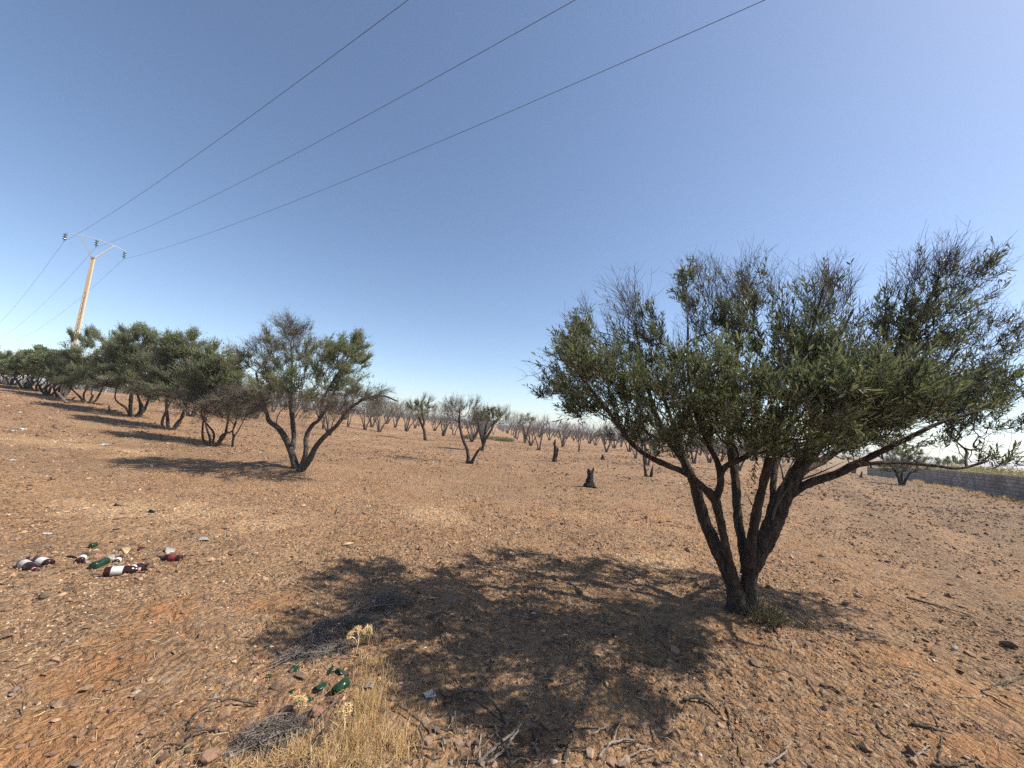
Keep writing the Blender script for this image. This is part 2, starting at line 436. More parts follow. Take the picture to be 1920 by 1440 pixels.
# ------------------------------------------------------------------ gravel (uncountable) and loose stones
OCT_V = np.array([[1, 0, 0], [-1, 0, 0], [0, 1, 0], [0, -1, 0], [0, 0, 1], [0, 0, -1]], float)
OCT_F = np.array([[0, 2, 4], [2, 1, 4], [1, 3, 4], [3, 0, 4], [2, 0, 5], [1, 2, 5], [3, 1, 5], [0, 3, 5]])
def build_gravel():
    Vs, Fs, As = [], [], []; base = 0
    bands = [  # rmin, rmax, size range, density per m2, angular half range, shape
        (1.2, 3.4, .005, .014, 1900, 64), (1.2, 4.6, .011, .026, 760, 64), (1.2, 7.5, .022, .044, 75, 62),
        (3.4, 6.5, .009, .021, 700, 60), (4.6, 11, .018, .040, 240, 58), (8, 22, .028, .060, 60, 58),
        (14, 50, .05, .13, 12, 58), (3, 34, .045, .10, 5.0, 58), (2, 9, .03, .065, 14, 60)]
    P, S = [], []
    for r0, r1, s0, s1, dens, ha in bands:
        A = (r1 * r1 - r0 * r0) / 2 * rad(2 * ha); n = int(A * dens)
        r = np.sqrt(rng.uniform(r0 * r0, r1 * r1, n)); t = rad(ha) * rng.uniform(-1, 1, n)
        x, y = r * np.sin(t), r * np.cos(t)
        cl = noise2(x / .7, y / .7, 41) * .6 + noise2(x / .22, y / .22, 42) * .5 + noise2(x / 3, y / 3, 43) * .4
        keep = rng.uniform(0, 1, n) < np.clip(0.60 + cl * 1.25, 0.04, 1) * (1 - .85 * bare_mask(x, y))
        x, y = x[keep], y[keep]; n = len(x)
        s = s0 * (s1 / s0) ** (rng.uniform(0, 1, n) ** 1.5)
        P.append(np.stack([x, y], 1)); S.append(s)
    P = np.vstack(P); S = np.concatenate(S); n = len(P)
    fl = rng.uniform(.45, .95, n)
    V = OCT_V[None] * (1 + rng.uniform(-.38, .38, (n, 6, 1))) + rng.uniform(-.22, .22, (n, 6, 3))
    V = V * np.stack([S * .5 * rng.uniform(.8, 1.4, n), S * .5 * rng.uniform(.55, 1.0, n), S * .5 * fl], -1)[:, None]
    a = rng.uniform(0, 6.28, n); ca, sa = np.cos(a), np.sin(a)
    tx = rng.normal(0, .38, n)
    y2 = V[..., 1] * np.cos(tx)[:, None] - V[..., 2] * np.sin(tx)[:, None]; z2 = V[..., 1] * np.sin(tx)[:, None] + V[..., 2] * np.cos(tx)[:, None]
    x2 = V[..., 0]
    W = np.stack([x2 * ca[:, None] - y2 * sa[:, None], x2 * sa[:, None] + y2 * ca[:, None], z2], -1)
    zc = gh(P[:, 0], P[:, 1]) + S * fl * 0.16
    W += np.stack([P[:, 0], P[:, 1], zc], -1)[:, None]
    F = (OCT_F[None] + (np.arange(n) * 6)[:, None, None]).reshape(-1, 3)
    c = np.clip(rng.beta(1.6, 1.9, n) + 0.12 * noise2(P[:, 0] / 1.5, P[:, 1] / 1.5, 44), 0, .97)
    c = np.where((S > .05) & (rng.uniform(0, 1, n) < .7), c * .35, c)
    pm = pale_mask(P[:, 0], P[:, 1]); c = np.clip(c * (1 - pm) + pm * rng.uniform(.55, .99, n), 0, .99)
    c = np.where((pm > .5) & (rng.uniform(0, 1, n) < .05), 1.0, c)
    c = np.where((S < .04) & (rng.uniform(0, 1, n) < 0.012), 1.0, c)
    me = mesh_from('gravel', W.reshape(-1, 3), F, M_gravel, False, {'rnd': np.repeat(c, 6)})
    link('gravel', me, kind='stuff')
    print('gravel stones', n)
build_gravel()

def ico(sub=1):
    import bmesh
    bm = bmesh.new(); bmesh.ops.create_icosphere(bm, subdivisions=sub, radius=1)
    V = np.array([v.co[:] for v in bm.verts]); F = np.array([[v.index for v in f.verts] for f in bm.faces]); bm.free(); return V, F
IV1, IF1 = ico(1); IV3, IF3 = ico(3)
def stone_mesh(i, flat=.5, angular=True):
    r = np.random.default_rng(100 + i); V, F = (IV3, IF3)
    V = V.copy()
    for _ in range(16):    # cut by planes for flat faces
        d = norm(r.normal(size=3)); k = r.uniform(.42, .72)
        e = V @ d; V = V - np.clip(e - k, 0, None)[:, None] * d
    V /= np.abs(V).max(); V += .03 * noise3(V * 5, i)[:, None] * V
    V *= np.array([1, r.uniform(.6, .9), flat])
    return mesh_from('stone_shape', V, F, M_stone, False)
stone_meshes = [stone_mesh(i, f) for i, f in enumerate([.35, .5, .6, .45, .3, .7, .5, .4])]
def put_stone(x, y, s, label, group=None, mesh=None, colr=None, sink=.35, name='stone', tilt=.25):
    o = bpy.data.objects.new(name, mesh or random.choice(stone_meshes)); col.objects.link(o)
    fl = .5
    o.location = (x, y, float(gh(x, y)) + s * fl * (1 - sink) * .8)
    o.rotation_euler = (random.gauss(0, tilt), random.gauss(0, tilt), random.uniform(0, 6.28)); o.scale = (s, s, s)
    if colr:
        g_ = sum(colr) / 3; o.color = (*[(.32 * q + .68 * g_) * .74 for q in colr], 1)
    tag(o, label, 'stone', group); return o
hand_stones = [  # px, py, px size, label, colour
    (985 + 75, 1331, 26, 'rounded brown stone standing upright in the tree shade above the stick pile', (1.1, .8, .7)),
    (913, 1243, 22, 'upright reddish rounded stone in the tree shade left of the lit patch', (1.2, .8, .75)),
    (1047, 1240, 34, 'long flat pale brown stone lying in the middle of the tree shadow', (1.1, 1, .85)),
    (1266, 1222, 24, 'rounded tan stone in the shadow below the main olive trunk', (1.3, 1.15, .9)),
    (1415, 1246, 36, 'dark slanted slab of stone at the right edge of the tree shadow', (.6, .6, .6)),
    (1475, 1138, 26, 'dark angular stone right of the main olive trunk', (.8, .7, .6)),
    (1633, 1315, 22, 'dark reddish round stone beside a pale one on the right', (.95, .6, .55)),
    (1645, 1326, 20, 'pale tan stone touching a dark reddish one on the right', (1.7, 1.5, 1.3)),
    (1890, 1212, 34, 'flat dark stone near the right edge of the photo', (.7, .7, .7)),
    (1350, 1362, 22, 'brown rounded stone among sticks under the shadow lower right', (1.2, .9, .7)),
    (1105, 1418, 24, 'pale tan pointed stone by the pale forked stick', (1.6, 1.4, 1.2)),
    (1148, 1432, 26, 'rounded dusky pink stone at the bottom edge centre', (1.2, .85, .8)),
    (798, 1392, 30, 'blocky orange brown stone left of the stick pile', (1.4, 1.05, .75)),
    (820, 1375, 26, 'dark brown stone tucked behind the blocky orange brown stone', (.6, .5, .45)),
    (860, 1395, 22, 'oval grey stone first of three in front of the arched branches', (.9, .9, .85)),
    (878, 1398, 22, 'oval grey stone in the middle of three in front of the arched branches', (.85, .85, .8)),
    (895, 1402, 20, 'oval grey stone rightmost of three in front of the arched branches', (.8, .8, .78)),
    (517, 1290, 26, 'angular tan stone left of the green glass shards', (1.3, 1.05, .85)),
    (540, 1333, 40, 'large triangular brown stone below the green glass disc', (1.1, .9, .75)),
    (566, 1272, 28, 'rough brown stone above the green glass shards', (1.15, .95, .8)),
    (595, 1337, 34, 'reddish purple flat stone behind the lying dark stick', (1.2, .8, .75)),
    (528, 1230, 30, 'flat brown stone left of the dead grey brush', (1.1, .85, .75)),
    (250, 1275, 20, 'brown wedge stone at the edge of the bare sandy strip', (1.1, .85, .7)),
    (308, 1250, 18, 'upright greyish cube stone above the sandy strip', (1.1, 1.0, .85)),
    (313, 1280, 28, 'greenish grey flat stone with a smaller one before it', (1.0, 1.0, .8)),
    (166, 1292, 22, 'small brown cube of stone on the orange sandy soil', (1.15, .9, .75)),
    (440, 1232, 16, 'pinkish red stone alone on the gravel lower left', (1.5, .85, .8)),
    (108, 1322, 26, 'grey lens shaped stone on the orange sandy soil', (.9, .85, .75)),
    (83, 1121, 28, 'thin grey slab of stone below the leftmost bottles', (.95, .9, .8)),
    (12, 1195, 26, 'thin grey slab at the left edge of the photo', (.95, .9, .8)),
    (267, 1376, 16, 'round dark red stone beside a tiny white pebble', (1.1, .6, .5)),
    (388, 1424, 44, 'large tan boulder stone at the bottom edge under dry grass', (1.3, 1.1, .85)),
    (303, 1425, 24, 'dark red brown stone under the forked root lower left', (.9, .55, .45)),
    (160, 1095, 12, 'small black stone below the bottles', (.25, .25, .25)),
    (288, 983, 15, 'dark brown stone on the pale rubble patch', (.9, .7, .6)),
    (220, 948, 18, 'dusky brown stone above the pale rubble patch', (.9, .8, .7)),
]
for px, py, s, lab, c in hand_stones:
    p = gp(px, py); d = float(p[1])
    put_stone(p[0], p[1], s * d / FPX * .46, lab, None, None, c)
LAND = [(50, 1060, 'the crossed pair of bottles'), (155, 1045, 'the end on dark bottle'), (200, 1055, 'the broken green bottle'), (245, 1075, 'the touching pair of bottles'), (318, 1049, 'the lone red labelled bottle'),
        (383, 1013, 'the clear crumpled plastic'), (88, 1002, 'the white tube wrapper'), (345, 965, 'the pale rubble patch'), (60, 1200, 'the left edge slab'), (166, 1292, 'the small brown cube of stone'), (240, 1200, 'the bare sandy strip'),
        (60, 1400, 'the bare orange soil in the left corner'), (313, 1280, 'the greenish grey flat stone'), (440, 1232, 'the lone pinkish stone'), (420, 1345, 'the arched grey root'), (300, 1410, 'the long bent root'), (388, 1424, 'the large tan boulder stone'),
        (540, 1150, 'the thin straight twig left of the brush'), (560, 1290, 'the green glass shards'), (645, 1188, 'the grey brush heap'), (720, 1140, 'the dark brush'), (690, 1340, 'the dry grass'), (500, 1040, 'the open gravel between bottles and shadow'),
        (805, 1305, 'the crumpled paper scrap'), (715, 1071, 'the lone twig above the shadow'), (830, 965, 'the pale spot in mid field'), (885, 1340, 'the arched dark branches'), (940, 1410, 'the stick pile'), (913, 1243, 'the upright reddish stone'),
        (1047, 1240, 'the long flat stone in the shade'), (1020, 1130, 'the middle of the tree shadow'), (900, 1060, 'the upper edge of the tree shadow'), (1070, 1400, 'the forked grey branch'), (1180, 1410, 'the long pale curved sticks'), (1266, 1222, 'the tan stone below the trunk'),
        (1320, 1325, 'the thick bent stick'), (1415, 1246, 'the dark slanted slab'), (1375, 1370, 'the long dark stick'), (1475, 1138, 'the dark stone right of the trunk'), (1380, 1190, 'the foot of the large olive'), (1215, 1055, 'the sunlit edge left of the trunk'),
        (1560, 1300, 'the bark piece'), (1640, 1320, 'the dark reddish and pale stone pair'), (1635, 1205, 'the gnarled grey stick'), (1760, 1140, 'the long thin twig'), (1890, 1212, 'the flat dark stone at the right edge'), (1745, 1370, 'the crossing sticks'), (1465, 1425, 'the pale bent stick'),
        (1870, 1320, 'the thin stick at the right edge'), (1860, 1420, 'the lower right corner'), (1600, 1050, 'the slope beyond the large olive'), (1850, 1060, 'the open slope at the right edge'), (1100, 970, 'the thick charred stump')]
def place_words(px, py):
    q = min(LAND, key=lambda l: math.hypot(l[0] - px, (l[1] - py) * 1.6)); dx, dy = px - q[0], py - q[1]
    side = ('just right of' if dx > 0 else 'just left of') if abs(dx) > abs(dy) * 1.6 else ('just below' if dy > 0 else 'just above')
    return side + ' ' + q[2]
n_r = 0
while n_r < 230:
    px, py = random.uniform(0, 1920), 1440 - 520 * random.random() ** 1.3
    if abs(px - 1395) < 70 and 1090 < py < 1180: continue
    p = gp(px, py); d = np.linalg.norm(p - CAM)
    s = random.uniform(.022, .05) if d < 5 else random.uniform(.05, .09)
    if d > 9: continue
    left = px < 900
    tone, tc = random.choice([('brown', (1, .95, .9)), ('reddish', (1.2, .8, .7)), ('grey', (.85, .85, .85)), ('pale tan', (1.45, 1.35, 1.2))])
    put_stone(p[0], p[1], s * .6, f'small {tone} stone {place_words(px, py)}', 'loose stones scattered on the soil', None, tc, sink=.5)
    n_r += 1

# ------------------------------------------------------------------ trees
class Tree:
    """A skeleton of nodes; limbs are traced, branches are grown towards points inside the crown."""
    def __init__(s, seed):
        s.rng = np.random.default_rng(seed)
        s.P = np.zeros((0, 3)); s.par = []; s.R = []; s.L = []; s.kind = []; s.leaf = []; s.limbs = []; s.ok = []
    def _add(s, pts, par, R, kind, leaf=0.0, ok=True):
        idx = []
        for i, p in enumerate(pts):
            s.par.append(par); s.R.append(R[i] if R is not None else 0.0); s.kind.append(kind); s.leaf.append(leaf); s.ok.append(ok)
            s.L.append(0.0 if par < 0 else s.L[par] + float(np.linalg.norm(p - (s.P[par] if par < len(s.P) else pts[i - 1]))))
            par = len(s.par) - 1; idx.append(par)
        s.P = np.vstack([s.P, pts]); return idx
    def limb(s, path, step=.05, attach=None):
        """path rows (x,y,z,r); joined to the nearest node if attach"""
        Q = smooth_path(path, step)
        par = -1; 
        if attach and len(s.P):
            par = int(np.argmin(np.linalg.norm(s.P - Q[0, :3], axis=1)))
        hmin = path[0][2] + 0.35
        idx = s._add(Q[:, :3], par, Q[:, 3], 1, 0.0)
        s.limbs.append((Q, par))
        for i in idx: s.ok[i] = True
        return idx
    def finish_limbs(s, free_from):
        z0 = min(q[0][0, 2] for q in s.limbs)
        for i in range(len(s.par)): s.ok[i] = s.P[i][2] > z0 + free_from
    def grow(s, targets, leafs, bf=.35, step=.09, wob=.12, grav=0.0):
        T = targets; n0 = len(s.P)
        cap = n0 + int(len(T) * 14) + 1000
        P = np.zeros((cap, 3)); P[:n0] = s.P; n = n0
        okp = np.zeros(cap); okp[:n0] = np.where(np.array(s.ok), 0, 1e6)
        L = np.zeros(cap); L[:n0] = s.L
        d0 = np.array([np.min(np.linalg.norm(P[:n0] - t, axis=1) + okp[:n0]) for t in T])
        for k in np.argsort(d0):
            t = T[k]; D = np.linalg.norm(P[:n] - t, axis=1)
            i = int(np.argmin(D + bf * L[:n] + okp[:n])); d = D[i]
            m = max(1, int(round(d / step)))
            if n + m >= cap: break
            u = (np.arange(1, m + 1) / m)[:, None]
            pd = s.P_dir(P, i, s.par)
            line = P[i] + (t - P[i]) * u
            bow = (pd * d * .45) * (u * (1 - u) ** 2 * 2.2) + np.array([0, 0, grav * d]) * (u * (1 - u) * 2)
            jit = s.rng.normal(0, wob * step, (m, 3)) * np.minimum(1, m / 3)
            pts = line + bow + jit
            par = i
            for q in range(m):
                P[n] = pts[q]; L[n] = L[par] + np.linalg.norm(P[n] - P[par])
                s.par.append(par); s.R.append(0.0); s.kind.append(0); s.leaf.append(leafs[k]); s.ok.append(True); s.L.append(L[n])
                par = n; n += 1
        s.P = P[:n].copy()
    def P_dir(s, P, i, par):
        j = par[i]
        if j < 0: return np.array([0, 0, 1.0])
        v = P[i] - P[j]; return v / max(1e-6, np.linalg.norm(v))
    def radii(s, tip=.0022, ex=2.25):
        n = len(s.P); ch = [[] for _ in range(n)]
        for i, p in enumerate(s.par):
            if p >= 0: ch[p].append(i)
        s.ch = ch; acc = np.zeros(n)
        for i in range(n - 1, -1, -1):
            if not ch[i]: acc[i] = tip ** ex
            if s.par[i] >= 0: acc[s.par[i]] += acc[i] + 1e-9
        r = acc ** (1 / ex); R = np.array(s.R); k = np.array(s.kind)
        s.Rf = np.where(k == 1, R, r)
        par = np.array(s.par); has = par >= 0
        s.Rf[has] = np.where(k[has] == 1, s.Rf[has], np.minimum(s.Rf[has], s.Rf[par[has]] * .85 + .0003))
        return s.Rf
    def chains(s):
        out = []
        k = s.kind
        for i in range(len(s.P)):
            if k[i] == 1: continue
            p = s.par[i]
            main = None
            if p >= 0 and k[p] != 1:
                c = [q for q in s.ch[p] if k[q] != 1]; main = max(c, key=lambda q: s.Rf[q])
            if main == i: continue
            seq = [p] if p >= 0 else []
            j = i
            while True:
                seq.append(j)
                c = [q for q in s.ch[j] if k[q] != 1]
                if not c: break
                j = max(c, key=lambda q: s.Rf[q])
            if len(seq) >= 2: out.append(seq)
        return out
    def branch_mesh(s, mat, sides=(5, 4, 3), name='branches', sag=0):
        mb = MB(); B = {}
        for seq in s.chains():
            Q = s.P[seq]; R = s.Rf[seq].copy(); R[0] = min(R[0], R[1] * 1.25); R[-1] *= .55
            n = len(seq); K = 3 if n <= 3 else 5 if n <= 5 else 8 if n <= 9 else 14 if n < 18 else 24
            X = resample(np.column_stack([Q, R]), K)
            sd = 0 if R[1] > .012 else 1 if R[1] > .005 else 2
            B.setdefault((K, sd), []).append(X)
        for (K, sd), L in B.items():
            X = np.stack(L); V, F = tubes(X[..., :3], X[..., 3], sides[sd]); mb.add(V, F)
        return mb.mesh(name, mat, smooth=True)

def perp_rand(D, r):
    v = r.normal(size=D.shape); v -= (v * D).sum(-1, keepdims=True) * D; return norm(v)
def shoots(tr, mat, center, n_shoots, length, up=.5, out=.5, rndm=.6, want_leaf=True, K=4, rad0=.0016, thin=.009, droop=0.0, r=None, clump=None):
    """long thin shoots leaving the thin nodes; returns V,F of twigs and arrays for leaves"""
    r = r or tr.rng
    k = np.array(tr.kind); R = tr.Rf; lf = np.array(tr.leaf)
    w = ((k == 0) & (R < thin)).astype(float) * (lf if want_leaf else (1.02 - lf) ** 1.3)
    cl_ = noise3(tr.P * (3.0 if clump is None else clump), 17) + .6 * noise3(tr.P * (7.0 if clump is None else clump * 2.3), 18)
    if want_leaf: w = w * np.clip((.42 if n_shoots > 5500 and thin < .01 and length < .2 else .75) + 1.5 * cl_, .04, 2)
    if w.sum() <= 0: return None
    idx = r.choice(len(w), n_shoots, p=w / w.sum())
    par = np.array(tr.par)[idx]
    bd = norm(tr.P[idx] - tr.P[par])
    P0 = tr.P[idx] + (tr.P[par] - tr.P[idx]) * r.uniform(0, 1, (n_shoots, 1))
    o = norm(P0 - center)
    D = norm(bd * .45 + o * out + np.array([0, 0, up]) + r.normal(0, rndm, P0.shape) * .55)
    Ls = length * r.uniform(.45, 1.3, n_shoots)
    u = np.linspace(0, 1, K)[None, :, None]
    side = perp_rand(D, r)
    P = P0[:, None] + D[:, None] * Ls[:, None, None] * u + side[:, None] * (Ls * r.uniform(-.12, .12, n_shoots))[:, None, None] * u ** 2 + np.array([0, 0, -1.0]) * droop * (Ls[:, None, None] * u) ** 2 * 2
    if K > 3: P[:, 1:-1] += r.normal(0, 1, P[:, 1:-1].shape) * Ls[:, None, None] * .035
    Rr = rad0 * np.linspace(1.25, .5, K)[None] * r.uniform(.8, 1.3, (n_shoots, 1))
    return P, Rr, Ls
def leaves(P, Ls, r, per=12, size=.05, wid=.16, start=.15, tris4=True, ang=(.5, 1.0)):
    n, K = P.shape[:2]
    t = np.sort(r.uniform(start, 1.0, (n, per)), axis=1); t[:, -1] = 1.0
    f = t * (K - 1); i = np.minimum(f.astype(int), K - 2); fr = (f - i)[..., None]
    ar = np.arange(n)[:, None]
    B = P[ar, i] * (1 - fr) + P[ar, i + 1] * fr
    T = norm(P[ar, i + 1] - P[ar, i])
    A0, B0 = frames(T)
    ph = (np.arange(per)[None] * 1.5708 * 1.0 + (np.arange(per)[None] % 2) * 3.1416 + r.uniform(0, 6.28, (n, 1)) + r.normal(0, .5, (n, per)))
    S = A0 * np.cos(ph)[..., None] + B0 * np.sin(ph)[..., None]
    a = r.uniform(ang[0], ang[1], (n, per))[..., None]; a[:, -1] *= .3
    D = norm(T * np.cos(a) + S * np.sin(a) + np.array([0, 0, .12]))
    W = norm(np.cross(D, np.cross(D, T) * .4 + np.array([0, 0, 1.0]) * .8 + r.normal(0, .45, D.shape)))
    Nn = norm(np.cross(W, D))
    L = (size * r.uniform(.65, 1.25, (n, per)))[..., None]
    w_ = L * wid * .5 * r.uniform(.8, 1.2, (n, per))[..., None]
    curl = L * r.uniform(-.10, .16, (n, per))[..., None] * Nn
    fold = w_ * .35 * Nn
    if tris4:
        v = [B, B + D * L * .35 + W * w_ + fold, B + D * L * .72 + W * w_ * .8 + fold * .8 + curl * .4, B + D * L + curl,
             B + D * L * .72 - W * w_ * .8 + fold * .8 + curl * .4, B + D * L * .35 - W * w_ + fold]
        V = np.stack(v, -2).reshape(-1, 3)
        b = (np.arange(n * per) * 6)[:, None]
        F = [np.vstack([b + np.array([[0, 1, 2, 3]]), b + np.array([[0, 3, 4, 5]])])]
        c = 6
    else:
        v = [B, B + D * L * .5 + W * w_, B + D * L + curl, B + D * L * .5 - W * w_]
        V = np.stack(v, -2).reshape(-1, 3)
        b = (np.arange(n * per) * 4)[:, None]; F = [b + np.array([[0, 1, 2, 3]])]; c = 4
    rn = np.clip(r.uniform(0, 1, (n, 1)) * .5 + r.uniform(0, 1, (n, per)) * .5, 0, .94)
    sick = r.uniform(0, 1, (n, 1)) < .018
    rn = np.where(sick | (r.uniform(0, 1, (n, per)) < .008), .985, rn)
    return V, F, np.repeat(rn.ravel(), c)

def sample_lobes(lobes, r):
    """lobes: (center, radii, n, leaf)"""
    T, Lf = [], []
    for c, rr, n, lf in lobes:
        u = norm(r.normal(size=(n, 3))) * (r.uniform(0, 1, (n, 1)) ** .42)
        T.append(np.asarray(c) + u * np.asarray(rr)); Lf += list(np.clip(lf + r.normal(0, .12, n), 0, 1))
    return np.vstack(T), np.array(Lf)

def build_tree(name, label, group, base, limbs, lobes, seed, leaf_n, leaf_size, twig_n, twig_len=.3, shoot_len=.2, per=10, bark=None, leafm=None, twigm=None,
               step=.09, tris4=False, bf=.35, free=.5, tip=.0022, sides=10, split_limbs=False, up=.5, shoot_K=3, wid=.18, twig_K=4, rough=.16, cat='tree', bare_up=.6, trad=.0016, sweep=None, droop=0.0, wob=.12, start=.15):
    t = Tree(seed)
    for i, l in enumerate(limbs): t.limb(l, step=.03 if split_limbs else .07, attach=i > 0)
    t.finish_limbs(free)
    T, Lf = sample_lobes(lobes, t.rng)
    t.grow(T, Lf, step=step, bf=bf, wob=wob)
    t.radii(tip)
    root = empty(name, base, label, cat, group)
    off = -np.asarray(base, float)
    def lk(nm, me, kind=None, parent=root):
        me.transform(Matrix.Translation(Vector(off))); return link(nm, me, parent, kind)
    # limbs
    if split_limbs:
        for i, (Q, par) in enumerate(t.limbs):
            mb = MB(); V, F = tubes(Q[None, :, :3], Q[None, :, 3], 16, rough, cap=True); mb.add(V, F)
            lk('trunk' if i == 0 else 'limb', mb.mesh('limb', bark, True))
    else:
        mb = MB()
        for Q, par in t.limbs:
            V, F = tubes(Q[None, :, :3], Q[None, :, 3], sides, rough, cap=True); mb.add(V, F)
        lk('trunk', mb.mesh('trunk', bark, True))
    lk('branches', t.branch_mesh(twigm or bark), 'stuff')
    cen = np.array([l[0] for l in lobes]).mean(0); cen[2] -= .5
    if twig_n:
        res = shoots(t, twigm, cen, twig_n, twig_len, up=bare_up, want_leaf=False, K=twig_K, rad0=trad, droop=droop)
        if res is not None:
            P, R, L = res; mb = MB(); V, F = tubes(P, R, 3); mb.add(V, F)
            # side spurs
            m = len(P); ii = t.rng.integers(0, m, m * 2); f = t.rng.uniform(.25, .9, m * 2)[:, None]
            a = P[ii, 0] * (1 - f) + P[ii, -1] * f; D = norm(P[ii, -1] - P[ii, 0]); sd_ = perp_rand(D, t.rng)
            Dn = norm(D * .7 + sd_ * .8); l2 = (L[ii] * t.rng.uniform(.15, .45, m * 2))[:, None]
            Q = np.stack([a, a + Dn * l2 * .5, a + Dn * l2 + D * l2 * .15], 1)
            V, F = tubes(Q, np.tile(np.array([[.8, .65, .4]]) * trad, (m * 2, 1)), 3); mb.add(V, F)
            lk('bare_twigs', mb.mesh('bare_twigs', twigm or bark, True), 'stuff')
    if leaf_n:
        res = shoots(t, twigm, cen, leaf_n, shoot_len, up=up, want_leaf=True, K=shoot_K)
        P, R, L = res; mb = MB(); 
        V, F = tubes(P, R, 3); tw = MB(); tw.add(V, F)
        lk('leafy_shoots', tw.mesh('leafy_shoots', twigm or bark, True), 'stuff')
        V, F, a = leaves(P, L, t.rng, per=per, size=leaf_size, wid=wid, tris4=tris4, start=start)
        mb.add(V, F, a); lk('foliage', mb.mesh('foliage', leafm, False), 'stuff')
    return root, t

# ---- the large olive in the foreground on the right
b0 = gp(1398, 1140); Y0 = float(b0[1])
def PT(px, py, dy, rpx):
    p = at(px, py, Y0 + dy); return [p[0], p[1], p[2], rpx / FPX * (Y0 + dy) * (.80 if py < 1120 else .9)]
def mlimb(*rows): return [PT(*r) for r in rows]
main_limbs = [
    mlimb((1400, 1165, 0, 27), (1399, 1140, 0, 21), (1403, 1105, 0, 16.5), (1411, 1060, 0, 17.5), (1427, 1025, 0, 18.5), (1444, 995, .02, 18), (1460, 956, .02, 17), (1480, 912, .0, 15.5), (1512, 862, 0, 14), (1556, 805, 0, 12.5), (1610, 750, 0, 11), (1660, 690, -.05, 9), (1705, 630, -.1, 7), (1740, 570, -.1, 4.5), (1760, 520, -.1, 3)),
    mlimb((1384, 1158, -.02, 24), (1380, 1118, -.02, 18), (1362, 1062, 0, 16), (1334, 1008, .05, 13.5), (1313, 950, .1, 12.5), (1302, 905, .15, 11), (1284, 868, .2, 8.5), (1262, 835, .25, 7), (1235, 790, .3, 6), (1215, 730, .3, 4.5), (1200, 660, .3, 3), (1190, 600, .3, 2.2)),
    mlimb((1376, 1098, -.03, 13), (1366, 1050, -.08, 9.5), (1356, 1000, -.12, 8.5), (1347, 960, -.15, 9), (1339, 935, -.16, 10), (1312, 908, -.18, 8), (1284, 886, -.22, 7), (1250, 872, -.27, 6.5), (1215, 855, -.32, 6), (1185, 832, -.36, 5.5), (1165, 805, -.4, 5), (1135, 765, -.45, 4.2), (1100, 720, -.5, 3.4), (1070, 680, -.5, 2.6)),
    mlimb((1340, 938, -.16, 9), (1350, 912, -.2, 7.5), (1353, 885, -.24, 7), (1368, 870, -.3, 6.5), (1395, 858, -.4, 6.2), (1420, 835, -.5, 6), (1440, 790, -.6, 5), (1455, 720, -.7, 4), (1465, 650, -.7, 2.5)),
    mlimb((1352, 890, -.22, 8), (1345, 868, -.2, 6.5), (1332, 840, -.2, 5.5), (1318, 810, -.2, 5), (1300, 760, -.2, 4), (1290, 690, -.2, 3), (1290, 610, -.2, 2.2)),
    mlimb((1402, 1075, .05, 13), (1394, 1030, .15, 10.5), (1384, 970, .3, 9.5), (1379, 905, .4, 9), (1372, 850, .5, 8.5), (1368, 790, .6, 8), (1372, 720, .7, 6), (1385, 640, .8, 4), (1390, 570, .8, 2.6)),
    mlimb((1404, 1062, -.05, 14), (1410, 1010, -.12, 10), (1420, 955, -.18, 9.5), (1431, 905, -.25, 9), (1441, 868, -.3, 8.5), (1455, 820, -.4, 9), (1475, 760, -.5, 7), (1500, 690, -.6, 5), (1525, 610, -.6, 3.5), (1545, 540, -.6, 2.4)),
    mlimb((1478, 928, 0, 11), (1503, 912, -.02, 9), (1535, 900, -.05, 9), (1568, 889, -.1, 9), (1600, 873, -.15, 8), (1635, 855, -.2, 7), (1670, 838, -.3, 6), (1715, 815, -.4, 5), (1770, 790, -.45, 4), (1840, 770, -.5, 3)),
    mlimb((1600, 872, -.15, 6), (1650, 868, -.2, 4.5), (1700, 868, -.2, 4), (1750, 873, -.2, 3.4), (1800, 878, -.2, 3), (1850, 865, -.25, 2.4)),
    mlimb((1468, 940, .05, 11), (1495, 892, .25, 8), (1540, 865, .5, 8), (1590, 830, .7, 7), (1660, 780, .9, 5.5), (1740, 720, 1.0, 4), (1800, 650, 1.0, 3)),
    mlimb((1438, 990, .1, 10), (1448, 935, .25, 6), (1452, 880, .4, 7), (1470, 830, .5, 6), (1500, 750, .6, 5), (1560, 660, .7, 3.5), (1600, 580, .7, 2.5)),
    mlimb((1300, 900, .15, 7), (1285, 860, .45, 6), (1270, 820, .7, 5), (1250, 760, .9, 4), (1230, 700, 1.0, 3)),
]
def lobe(px, py, dy, rx, ry, rd, n, leaf):
    Y = Y0 + dy; c = at(px, py, Y); k = Y / FPX
    return (c, (rx * k, rd, ry * k), n, leaf)
